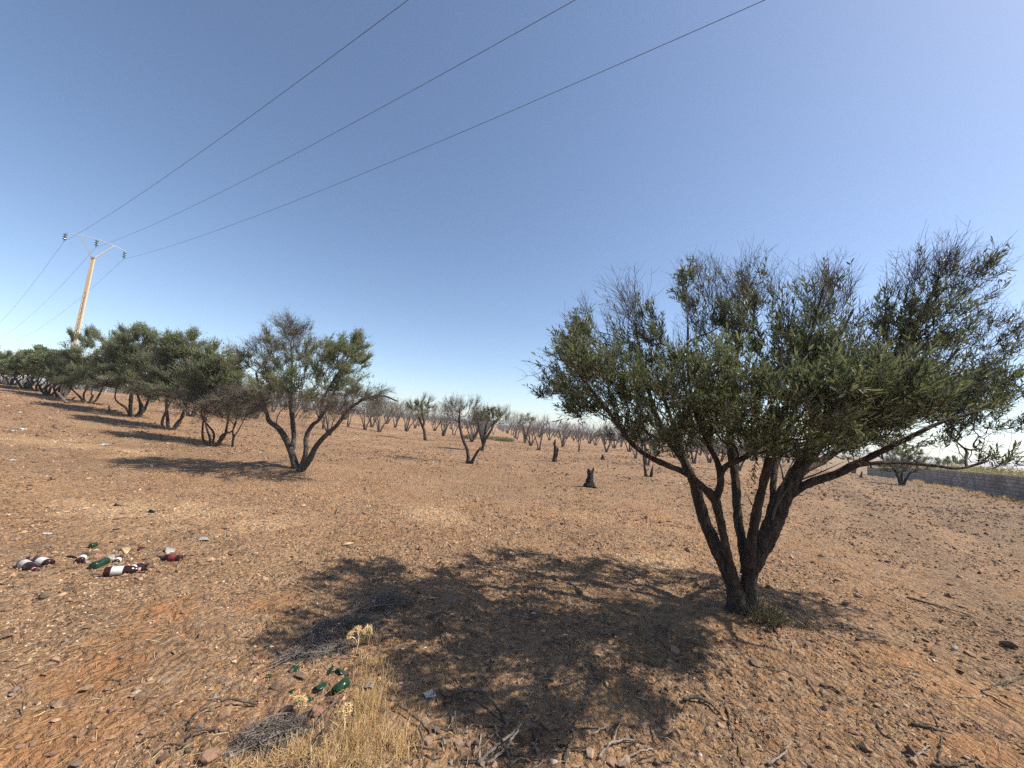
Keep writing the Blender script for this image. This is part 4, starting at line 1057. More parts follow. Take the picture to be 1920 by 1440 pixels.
# the far end of the orchard reads as one mass
rr = np.random.default_rng(9); FT = []
for k in range(3):
    t = Tree(300 + k); 
    for i in range(3):
        a = i * 2.1 + k; t.limb([[0, 0, 0, .12], [math.cos(a) * .4, math.sin(a) * .4, 1.0, .07], [math.cos(a) * .9, math.sin(a) * .9, 2.0, .03]], step=.4, attach=i > 0)
    t.finish_limbs(.4); T, Lf = sample_lobes([((0, 0, 2.0), (1.4, 1.4, 1.1), 38, 0)], t.rng); t.grow(T, Lf, step=.5); t.radii(.014)
    mb = MB()
    for Q, par in t.limbs: V, F = tubes(Q[None, :, :3], Q[None, :, 3], 4); mb.add(V, F)
    B = {}
    for seq in t.chains():
        X = resample(np.column_stack([t.P[seq], t.Rf[seq]]), 3); B.setdefault(0, []).append(X)
    X = np.stack(B[0]); V, F = tubes(X[..., :3], X[..., 3], 3); mb.add(V, F)
    FT.append((np.concatenate(mb.V), np.concatenate(mb.F[4])))
mb = MB()
for (x, y) in farP:
    V, F = FT[rr.integers(3)]; a = rr.uniform(0, 6.28); s = rr.uniform(.8, 1.15)
    W = V * s; W = np.stack([W[:, 0] * math.cos(a) - W[:, 1] * math.sin(a) + x, W[:, 0] * math.sin(a) + W[:, 1] * math.cos(a) + y, W[:, 2] + float(ground_h(x, y)) - .1], 1)
    mb.add(W, F)
link('far_orchard', mb.mesh('far_orchard', M_twig, True), kind='stuff')

# ---- stumps and charred trunks
def stump(rows_list, base_px, label, Yoff=0, mat=M_burnt, name='tree_stump', rough=.35):
    b = gp(*base_px); Y = float(b[1]); root = empty(name, b, label, 'stump')
    for rows in rows_list:
        Q = smooth_path(LP(Y, rows), .04); V, F = tubes(Q[None, :, :3], Q[None, :, 3], 12, rough, cap=True)
        V[:, :] += (noise3(V * 9, 8)[:, None] * .02)
        mb = MB(); mb.add(V - b, F); link('wood', mb.mesh('wood', mat, True), root)
    return root
stump([[(1105, 920, 0, 10), (1105, 909, 0, 7.5), (1106, 897, 0, 6.2), (1106, 887, 0, 5), (1103, 879, 0, 2.6)], [(1107, 897, 0, 5), (1110, 887, .01, 3.6), (1113, 878, .02, 1.6)], [(1095, 917, -.05, 5), (1101, 909, -.05, 5.5), (1104, 900, 0, 4)], [(1114, 917, -.05, 4.5), (1109, 905, -.03, 4.5)]], (1104, 914), 'thick charred tree stump notched at the top, nearest the camera')
stump([[(1040, 869, 0, 7), (1040, 858, 0, 3.4), (1041, 845, 0, 3), (1040, 832, 0, 2.4), (1041, 824, 0, 1)], [(1042, 858, 0, 3), (1045, 848, 0, 2.2), (1046, 838, 0, 1)]], (1040, 866), 'tall thin charred trunk with a short side spike')
stump([[(1130, 865, 0, 6), (1130, 858, 0, 3), (1130, 852, 0, 1)]], (1130, 862), 'tiny pointed charred stump between the thick stump and the bare rows')
stump([[(1212, 897, 0, 5), (1210, 885, 0, 2.4), (1208, 868, 0, 2), (1207, 855, 0, 1.6)], [(1220, 896, 0, 4), (1222, 884, 0, 2.2), (1224, 873, 0, .8)]], (1215, 894), 'pair of charred upright stems under the long left limb of the large olive')
stump([[(205, 778, 0, 5), (205, 768, 0, 2), (205, 760, 0, .8)]], (205, 774), 'small grey stump between two olives of the left row', mat=M_twig)
stump([[(1614, 897, 0, 3), (1615, 891, 0, 1.6), (1616, 884, 0, .8)]], (1615, 896), 'tiny dark stump left of the low bush tree by the wall')
stump([[(128, 758, 0, 3), (136, 748, 0, 1.6), (143, 744, 0, .8)], [(128, 758, 0, 3), (118, 748, 0, 1.8), (108, 736, 0, 1.2)]], (128, 757), 'fallen broken branch in front of the power pole foot', mat=M_twig, name='fallen_branch')['category'] = 'branch'

# ---- green weeds in the field
M_weed = mat_leaf('weed_leaf', (0.19, 0.19, 0.10), (0.25, 0.25, 0.17))
for px, py, n, rx, h, lab, sd_ in [(945, 827, 260, 1.0, .55, 'low grey green weed clump beside the lane through the bare orchard', 1), (925, 824, 180, .9, .5, 'low weed clump left of the larger one at the mouth of the lane', 2),
                               (880, 823, 110, .7, .5, 'thin dry weed clump behind the tall leafless tree', 3), (1252, 842, 120, 1.0, .5, 'weed patch in the lane behind the long left limb', 4)]:
    p = gp(px, py); tuft('weed_clump', p, n, rx, h, (0, 0), M_twig, M_weed, lab, 'weed', 80 + sd_, leaf_size=.11, per=9)

# ---- power pole
def build_pole():
    b = gp(117, 747); 
    # the pole stands at 27 m: find its height from the photo
    Yp = float(b[1])
    top = at(175, 484, Yp)
    H = top[2] - b[2]
    print('pole', b, H)
    root = empty('power_pole', b, 'tall concrete power pole with ladder like openings rising behind the left olives', 'power pole')
    Mc = mat_plain('pole_concrete', (0.58, 0.45, 0.29), .85, .2, vary=.05, scale=1.5)
    Mm = mat_plain('galvanised_steel', (0.42, 0.40, 0.37), .5, .5, metal=.3, vary=.1)
    Mg = mat_plain('insulator_glass', (0.10, 0.19, 0.19), .12, .6, vary=.2, trans=.2)
    ld = norm(np.array([30.0, -19.5, 0])); cd = np.array([-ld[1], ld[0], 0])   # line direction and cross direction
    yaw = rad(20); ax = np.array([math.cos(yaw), math.sin(yaw), 0]); ay = np.array([-math.sin(yaw), math.cos(yaw), 0])
    R = np.stack([ax, ay, [0, 0, 1]], 1)
    lean = np.array([top[0] - b[0], 0, 0]) / H
    def wid(z): return .25 - .10 * z / H     # wide face
    def dep(z): return .15 - .06 * z / H
    mb = MB()
    zs = np.linspace(-.3, H, 40)
    # two stiles and rungs below, solid above
    zsol = H * .75
    def prism(z0, z1, xa0, xb0, xa1, xb1, d0, d1, shrink=1.0):
        V = []
        for z, xa, xb, d in ((z0, xa0, xb0, d0), (z1, xa1, xb1, d1)):
            for sx, sy in ((xa, -d / 2), (xb, -d / 2), (xb, d / 2), (xa, d / 2)):
                V.append(ax * sx + ay * sy * shrink + np.array([0, 0, z]) + lean * z)
        mb.add(np.array(V), BOXF)
    for sgn in (-1, 1):
        a0, a1 = wid(0) / 2, wid(zsol) / 2; t = .055
        xs = sorted((sgn * a0, sgn * (a0 - t))); xe = sorted((sgn * a1, sgn * (a1 - t)))
        prism(-.3, zsol, xs[0], xs[1], xe[0], xe[1], dep(0), dep(zsol))
    prism(zsol, H, -wid(zsol) / 2, wid(zsol) / 2, -wid(H) / 2, wid(H) / 2, dep(zsol), dep(H))
    nr = 18
    link('shaft', mb.mesh('shaft', Mc), root)
    for i in range(nr):
        z = .45 + i * (zsol - .45) / nr
        mb = MB(); hw = wid(z) / 2 - .053; prism(z, z + .20, -hw, hw, -hw, hw, dep(z) * .8, dep(z) * .8)
        link('rung', mb.mesh('rung', Mc), root)
    # curved crossbar, two struts, three insulator strings
    armc = b + lean * (H + .98) + np.array([0, 0, H + .98]) 
    half = 1.30
    def arm(u): return armc + cd * u * half + np.array([0, 0, .22 * (1 - u * u)])
    P = np.array([arm(u) for u in np.linspace(-1, 1, 17)])
    V, F = tubes(P[None], np.full((1, 17), .018), 6, cap=True); mb = MB(); mb.add(V - b, F); link('crossbar', mb.mesh('crossbar', Mm, True), root)
    tp = b + lean * H + np.array([0, 0, H - .05])
    for u in (-.58, .58):
        Q = np.stack([tp, arm(u)]); V, F = tubes(Q[None], np.array([[.042, .03]]), 4, cap=True); mb = MB(); mb.add(V - b, F); link('strut', mb.mesh('strut', Mm), root)
    mb = MB(); mb.add(box(tp - b + np.array([0, 0, .08]), .2, .16, .06, R), BOXF); link('cap_plate', mb.mesh('cap_plate', Mm), root)
    ends = []
    for u in (-.97, 0, .97):
        a = arm(u); prof = [(0, .012), (.05, .012)]
        for k in range(3):
            z = .07 + k * .13; prof += [(z, .03), (z + .015, .095), (z + .05, .08), (z + .06, .035), (z + .1, .025)]
        prof += [(.47, .012), (.52, .02)]
        prof = np.array(prof)
        P = a + np.array([0, 0, -1.0]) * prof[:, :1]
        V, F = tubes(P[None], prof[None, :, 1], 10, cap=True); mb = MB(); mb.add(V - b, F); link('insulator', mb.mesh('insulator', Mg, True), root)
        ends.append(P[-1])
    return b, ends, ld, cd
pole_b, ends, ld, cd = build_pole()
M_wire = mat_plain('aluminium_wire', (0.10, 0.11, 0.13), .5, .4, vary=.1)
# three conductors: over the camera's right to the next pole, and away behind the trees
exits = [(765, 0), (1078, 0), (1434, 0)]; lefts = [(0, 605), (0, 632), (0, 640)]
wl = ['uppermost left of the three thin wires crossing the sky', 'middle one of the three thin wires crossing the sky', 'lowest right of the three thin wires crossing the sky']
for k, e in enumerate(ends):
    # where the wire crosses the top edge of the photo: on that ray, below the straight line to the next pole by its sag
    d = ray(*exits[k])
    best = None
    for t in np.linspace(3, 16, 400):
        q = CAM + d * t; off = (q - e); along = off @ ld; perp = abs(off @ cd)
        if best is None or perp < best[0]: best = (perp, q, along)
    q = best[1]
    print('wire', k, best[0], q, best[2])
    s1 = np.linalg.norm((q - e)[:2]); dirh = (q - e)[:2] / s1; S = 70.0
    # parabola through e and q, next support at S with the same height: z = ez + c*s*(s-S)
    c = (q[2] - e[2]) / (s1 * (s1 - S))
    ss = np.linspace(0, S, 90); P1 = np.stack([e[0] + dirh[0] * ss, e[1] + dirh[1] * ss, e[2] + c * ss * (ss - S)], 1)
    # away side
    dl = ray(*lefts[k]); best = None
    for t in np.geomspace(20, 200, 900):
        q = CAM + dl * t; off = q - e; perp = abs(off @ cd)
        if best is None or perp < best[0]: best = (perp, q)
    q = best[1]; s2 = np.linalg.norm((q - e)[:2]); dh = (q - e)[:2] / s2; S2 = 80.0
    ss = np.linspace(0, S2, 60)[1:]
    c2 = (q[2] - e[2]) / (s2 * (s2 - S2)) if s2 < S2 - 5 else .0015
    c2 = min(max(c2, .0005), .0022)
    P2 = np.stack([e[0] + dh[0] * ss, e[1] + dh[1] * ss, e[2] + c2 * ss * (ss - S2)], 1)
    P = np.vstack([P2[::-1], P1]); V, F = tubes(P[None], np.full((1, len(P)), .0055), 5, cap=True)
    mb = MB(); mb.add(V - e, F); o = link('power_line', mb.mesh('power_line', M_wire, True)); o.location = tuple(e)
    tag(o, wl[k], 'wire', 'power lines')

# ---- block wall on the right
def build_wall():
    Lw = float(np.linalg.norm(WB - WA)); Mb, n_, b_ = new_mat('grey_block'); b_.inputs['Roughness'].default_value = .92; b_.inputs['Specular IOR Level'].default_value = .15
    cb = ramp(n_, noise(n_, coords(n_, world=True), .9, 5, .7), [(.3, (.19, .165, .148)), (.5, (.27, .24, .215)), (.72, (.38, .335, .29))])
    oi = N(n_, 'ShaderNodeObjectInfo'); cb = mixc(n_, 1.0, cb, ramp(n_, oi.outputs['Random'], [(0, (.72,) * 3), (1, (1.25,) * 3)]), 'MULTIPLY'); n_.links.new(cb, b_.inputs['Base Color'])
    Mt = mat_plain('mortar_core', (0.10, 0.09, 0.08), .95, .1, vary=.2, scale=2)
    b = np.array([WA[0], WA[1], float(ground_h(*WA))])
    root = empty('block_wall', b, 'long low wall of bare grey concrete blocks on the right', 'wall')
    n = int(Lw / .42); zb = [float(ground_h(*(WA + wd * (i + .5) * .42))) for i in range(n)]
    zb = np.convolve(np.pad(zb, 8, mode='edge'), np.ones(17) / 17, 'valid')
    ang = math.atan2(wd[1], wd[0])
    R = np.array([[math.cos(ang), -math.sin(ang), 0], [math.sin(ang), math.cos(ang), 0], [0, 0, 1]])
    V = box((0, 0, 0), .393, .20, .176); bm = mesh_from('block', V, BOXF, Mb, False)
    core = MB(); rest = MB(); k = 0; H = 6
    r = random.Random(4)
    core.add(np.vstack([np.array([[*(WA + wd * (i + .5) * .42), 0]]) for i in range(0)]) if False else np.zeros((0, 3)), np.zeros((0, 4), int))
    for i in range(n):
        z0 = zb[i] - .15
        c = np.array([*(WA + wd * (i + .5) * .42), z0 + .65]) - b
        core.add(box(c, .44, .15, 1.34, R), BOXF)
        cap_ = np.array([*(WA + wd * (i + .5) * .42), z0 + H * .2 + .2 + .012]) - b
        for j in range(H + 1):
            off = .21 if j % 2 else 0
            c = np.array([*(WA + wd * ((i + .5) * .42 + off)), z0 + .1 + j * .2]) - b + np.array([r.gauss(0, .004), r.gauss(0, .004), 0])
            if k < 300 and j > 0 and i > 8 and i < 60:
                o = link('block', bm, root); o.location = tuple(c); o.rotation_euler = (r.gauss(0, .004), r.gauss(0, .006), ang); k += 1
            else: rest.add(box(c, .393, .20, .176, R), BOXF)
    link('core', core.mesh('core', Mt), root)
    link('blocks', rest.mesh('blocks', Mb), root, 'stuff')
build_wall()
# pale dry field and low hedge beyond the wall
M_dryfield = mat_leaf('dry_hedge_leaf', (0.24, 0.21, 0.09), (0.3, 0.26, 0.14), (0.3, 0.2, 0.08))
def hedge():
    r = np.random.default_rng(77); n = 9000
    s = r.uniform(-4, 64, n); q = -np.abs(r.normal(3.2, 1.6, n)) - .8
    x, y = WA[0] + wd[0] * s + wn[0] * q, WA[1] + wd[1] * s + wn[1] * q
    h = 1.75 + .2 * noise2(s / 1.4, q / 1.4, 3) + .1 * noise2(s / .4, q, 4)
    P0 = np.stack([x, y, ground_h(x, y) + r.uniform(0, 1, n) ** .6 * h], 1)
    D = norm(r.normal(0, .6, (n, 3)) + np.array([0, 0, 1.0])); u = np.linspace(0, 1, 3)[None, :, None]
    P = P0[:, None] + D[:, None] * .22 * u
    V, F, a = leaves(P, np.ones(n), r, per=5, size=.12, wid=.35); mb = MB(); mb.add(V, F, a)
    o = link('hedge', mb.mesh('hedge', M_dryfield)); o['kind'] = 'stuff'
hedge()
# three green olives beyond the wall
def beyond(px, py, Y, rx, ry, seed, lab):
    c = at(px, py, Y); b = np.array([c[0], c[1], float(ground_h(c[0], c[1]))]); k = Y / FPX
    limbs = [[[*(b + np.array([.15 * math.cos(a), .15 * math.sin(a), -.05])), .16], [*(b * .6 + c * .4 + np.array([.4 * math.cos(a), .4 * math.sin(a), 0])), .11], [*(c + np.array([math.cos(a), math.sin(a), 0]) * rx * k * .4), .04]] for a in (0, 2, 4)]
    build_tree('olive_tree', lab, 'olive trees still in leaf', b, limbs, [(c, (rx * k, rx * k * .8, ry * k), 110, .95)], seed, 1500, .13, 200, per=6, bark=M_bark, leafm=M_leaf_far, twigm=M_twig, step=.3, free=.6, tip=.01, trad=.008, wid=.34, shoot_len=.3)
beyond(1690, 852, 46, 45, 18, 91, 'wide green tree above the far part of the block wall')
beyond(1775, 868, 44, 25, 10, 92, 'low green tree above the block wall behind the large olive branch')
beyond(1600, 852, 60, 34, 14, 93, 'green tree behind the far end of the block wall')

# dry grass along the foot of the wall
def blades(name, cx, cy, n, rx, ry, h, mat, lean=.35, rad0=.0014, seed=1, K=3, rot=0, clump=0.0, kind='stuff'):
    r = np.random.default_rng(seed)
    if clump:
        m = max(3, int(n / clump)); ca = r.uniform(0, 6.28, m); cq = np.sqrt(r.uniform(0, 1, m)); ci = r.integers(0, m, n)
        u_ = cq[ci] * np.cos(ca[ci]) + r.normal(0, .06, n); v_ = cq[ci] * np.sin(ca[ci]) + r.normal(0, .06, n)
    else:
        a = r.uniform(0, 6.28, n); q = np.abs(r.normal(0, .5, n)); u_, v_ = q * np.cos(a), q * np.sin(a)
    x = cx + u_ * rx * math.cos(rot) - v_ * ry * math.sin(rot); y = cy + u_ * rx * math.sin(rot) + v_ * ry * math.cos(rot)
    P0 = np.stack([x, y, gh(x, y) - .005], 1)
    D = norm(r.normal(0, lean, (n, 3)) + np.array([0, 0, 1.0])); D[:, 2] = np.abs(D[:, 2])
    L = h * r.uniform(.35, 1.15, n) * np.exp(-.5 * (u_ ** 2 + v_ ** 2)); u = np.linspace(0, 1, K)[None, :, None]
    P = P0[:, None] + D[:, None] * L[:, None, None] * u + perp_rand(D, r)[:, None] * (L * r.uniform(0, .35, n))[:, None, None] * u ** 2
    P[..., 2] = np.maximum(P[..., 2], P0[:, None, 2] + .003)
    V, F = tubes(P, np.tile(np.linspace(1, .45, K) * rad0, (n, 1)), 3)
    c0 = np.array([cx, cy, float(gh(cx, cy))])
    mb = MB(); mb.add(V - c0, F, np.repeat(r.uniform(0, 1, n), K * 3)); o = link(name, mb.mesh(name, mat, True), kind=kind); o.location = tuple(c0); return o
r_ = random.Random(8)
for i in range(12):
    s = r_.uniform(6, 48); q = WA + wd * s + wn * r_.uniform(.4, 1.6)
    blades('dry_grass', q[0], q[1], 260, 1.4, .5, .28, M_straw, .5, .008, 500 + i, rot=math.atan2(wd[1], wd[0]))

# ---- foreground dry grass and straw
def G(px, py): p = gp(px, py); return float(p[0]), float(p[1])
for i, (px, py, n, rx, ry, h, lean) in enumerate([
    (690, 1330, 1500, .17, .30, .13, .35), (665, 1400, 1300, .28, .20, .12, .5), (560, 1420, 1000, .3, .16, .09, .8), (700, 1250, 380, .22, .14, .09, .5),
    (740, 1400, 500, .16, .2, .12, .5), (620, 1440, 900, .35, .12, .11, .7), (440, 1435, 450, .3, .12, .07, 1.0), (520, 1170, 260, .35, .25, .05, 1.0), (690, 1205, 240, .12, .08, .12, .6)]):
    x, y = G(px, py); blades('dry_grass', x, y, int(n * .5), rx * 1.3, ry * 1.3, h * .8, M_straw, lean, .0012, 600 + i, 4)
def litter():
    r = np.random.default_rng(55); n = 5200
    rr_ = np.sqrt(r.uniform(1.4 ** 2, 5.5 ** 2, n)); t = r.uniform(-1, .9, n)
    x, y = rr_ * np.sin(t), rr_ * np.cos(t)
    k = r.uniform(0, 1, n) < np.clip(.35 + noise2(x / .8, y / .8, 61) * .8 + .5 * np.exp(-((x + .8) ** 2 + (y - 2.2) ** 2) / .8), 0, 1); x, y = x[k], y[k]; n = len(x)
    a = r.uniform(0, 6.28, n); L = r.uniform(.02, .09, n)
    P = np.stack([np.stack([x - np.cos(a) * L / 2, y - np.sin(a) * L / 2], 1), np.stack([x + r.normal(0, .003, n), y + r.normal(0, .003, n)], 1), np.stack([x + np.cos(a) * L / 2, y + np.sin(a) * L / 2], 1)], 1)
    z = gh(P[..., 0], P[..., 1]) + r.uniform(.003, .014, (n, 3)); P = np.concatenate([P, z[..., None]], -1)
    V, F = tubes(P, np.tile(np.array([[.0009, .0011, .0006]]), (n, 1)), 3); mb = MB(); mb.add(V, F, np.repeat(r.uniform(0, 1, n), 9))
    link('straw_litter', mb.mesh('straw_litter', M_straw, True), kind='stuff')
litter()
def litter_twigs():
    r = np.random.default_rng(56); n = 1500
    rr_ = np.sqrt(r.uniform(1.5 ** 2, 7.5 ** 2, n)); t = r.uniform(-.9, 1, n); x, y = rr_ * np.sin(t), rr_ * np.cos(t)
    a = r.uniform(0, 6.28, n); L = r.uniform(.03, .16, n); K = 4; u = np.linspace(-.5, .5, K)[None]
    b_ = r.normal(0, .12, n)
    X = x[:, None] + np.cos(a)[:, None] * L[:, None] * u - np.sin(a)[:, None] * (b_ * L)[:, None] * u * u * 4; Yy = y[:, None] + np.sin(a)[:, None] * L[:, None] * u + np.cos(a)[:, None] * (b_ * L)[:, None] * u * u * 4
    P = np.stack([X, Yy, gh(X, Yy) + r.uniform(.004, .015, (n, K))], -1)
    V, F = tubes(P, np.tile(np.array([[.0022, .0022, .0018, .001]]), (n, 1)) * r.uniform(.5, 1.3, (n, 1)), 4); mb = MB(); mb.add(V, F)
    link('twig_litter', mb.mesh('twig_litter', M_stick, True), kind='stuff')
litter_twigs()

# dead grey brush at the edge of the shadow
def brush(px, py, n, rx, ry, h, mat, label, seed, rot=0., rad0=.0017, name='dead_brush', cat='brush', L0=.16):
    r = np.random.default_rng(seed); cx, cy = G(px, py); c0 = np.array([cx, cy, float(gh(cx, cy))])
    a = r.uniform(0, 6.28, n); q = np.sqrt(r.uniform(0, 1, n)); u_, v_ = q * np.cos(a), q * np.sin(a)
    x = cx + u_ * rx * math.cos(rot) - v_ * ry * math.sin(rot); y = cy + u_ * rx * math.sin(rot) + v_ * ry * math.cos(rot)
    z = gh(x, y) + h * (1 - q * q) * r.uniform(0, 1, n) + .005
    D = norm(r.normal(0, 1, (n, 3)) * np.array([1, 1, .45]) + np.array([-.3, -.1, .15])); L = L0 * r.uniform(.3, 1.2, n); K = 4; u = np.linspace(-.5, .5, K)[None, :, None]
    P = np.stack([x, y, z], 1)[:, None] + D[:, None] * L[:, None, None] * u + perp_rand(D, r)[:, None] * (L * .5)[:, None, None] * u * u
    P[..., 2] = np.maximum(P[..., 2], gh(P[..., 0], P[..., 1]) + .002)
    root = empty(name, c0, label, cat)
    V, F = tubes(P, np.tile(np.linspace(1, .4, K) * rad0, (n, 1)) * r.uniform(.6, 1.3, (n, 1)), 3); mb = MB(); mb.add(V - c0, F, np.repeat(r.uniform(0, 1, n), K * 3)); link('twigs', mb.mesh('twigs', mat, True), root, 'stuff')
    m = 10; a = r.uniform(0, 6.28, m)
    for i in range(m):
        l = r.uniform(.6, 1.1); P = np.array([[cx + math.cos(rot) * rx * (-l) + r.normal(0, .03), cy + math.sin(rot) * rx * (-l) + r.normal(0, .05), 0], [cx + r.normal(0, .05), cy + r.normal(0, .05), h * .6], [cx + math.cos(rot) * rx * l + r.normal(0, .05), cy + math.sin(rot) * rx * l + r.normal(0, .05), 0]])
        P[:, 2] += gh(P[:, 0], P[:, 1]) + .01; P = resample(smooth_path(P, .03), 10)
        V, F = tubes(P[None], np.linspace(.004, .0015, 10)[None], 4); mb = MB(); mb.add(V - c0, F); link('branch', mb.mesh('branch', mat, True), root)
M_brush = mat_bark('grey_dead_brush', (0.14, 0.113, 0.093), (0.26, 0.215, 0.18), (0.42, 0.365, 0.315), (10, 10, 10))
brush(645, 1188, 850, .26, .13, .10, M_brush, 'heap of dead grey thorny brush at the left tip of the big shadow', 701, rot=.35)
brush(720, 1140, 480, .26, .12, .08, M_brush, 'dark dead brush behind the grey heap, running into the shadow', 702, rot=.5)
brush(590, 1225, 420, .22, .09, .04, M_brush, 'thin trailing end of dead brush above the green glass', 703, rot=.4)
brush(510, 1385, 500, .15, .08, .05, M_brush, 'small heap of pale dead stems at the bottom left of the dry grass', 704, rot=.6)

# dry thistles
def thistle(px, py, h, label, seed):
    r = np.random.default_rng(seed); cx, cy = G(px, py); c0 = np.array([cx, cy, float(gh(cx, cy))])
    root = empty('dry_thistle', c0, label, 'thistle'); mb = MB(); hd = MB()
    def stem(p, d, l, w_, depth):
        q = p + norm(d) * l; m_ = (p + q) / 2 + r.normal(0, l * .05, 3)
        P = resample(np.stack([p, m_, q]), 5); V, F = tubes(P[None], np.linspace(w_, w_ * .6, 5)[None], 4); mb.add(V - c0, F, .9)
        if depth == 0:
            n = 16; D = norm(r.normal(0, 1, (n, 3)) + norm(d) * .7); Q = np.stack([np.tile(q, (n, 1)), q + D * .011, q + D * .022], 1)
            V, F = tubes(Q, np.tile(np.array([[.002, .0013, .0003]]), (n, 1)), 3); hd.add(V - c0, F, np.repeat(r.uniform(.4, 1, n), 9)); return
        for _ in range(r.integers(2, 4)): stem(q, norm(d) + r.normal(0, .55, 3), l * r.uniform(.55, .8), w_ * .7, depth - 1)
    stem(c0, np.array([.1, 0, 1.0]), h * .4, .003, 3)
    link('stems', mb.mesh('stems', M_straw, True), root); link('seed_heads', hd.mesh('seed_heads', M_straw, True), root, 'stuff')
thistle(640, 1395, .16, 'dry branching thistle with pale seed heads near the green bottle half', 801)
thistle(668, 1225, .15, 'dry golden thistle in front of the grey brush heap, left stalk', 802)
thistle(690, 1210, .16, 'dry golden thistle at the edge of the shadow, right stalk', 803)
thistle(556, 1350, .10, 'small dry yellow thistle left of the green glass', 804)

# ---- sticks
def stick(pts, rpx, label, group=None, pale=False, lift=.01, taper=.5, zs=None, name='stick', cat='stick'):
    P = []
    for i, (px, py) in enumerate(pts):
        p = gp(px, py); P.append([p[0], p[1], p[2] + lift + (zs[i] if zs else 0)])
    P = np.array(P); d = float(P[:, 1].mean()); r0 = rpx / FPX * d * .68
    Q = smooth_path(P, .02); n = len(Q); Q[1:-1] += np.random.default_rng(int(pts[0][1])).normal(0, 1, (n - 2, 3)) * np.array([1, 1, .4]) * min(.004, r0 * .5)
    R = np.linspace(r0, r0 * taper, n) * (1 + .15 * np.random.default_rng(int(pts[0][0])).normal(0, 1, n).clip(-1, 1) * .5)
    V, F = tubes(Q[None], R[None], 7, .15, cap=True); c = Q.mean(0); mb = MB(); mb.add(V - c, F)
    o = link(name, mb.mesh(name, M_stick_pale if pale else M_stick, True)); o.location = tuple(c)
    tag(o, label, cat, group); return o
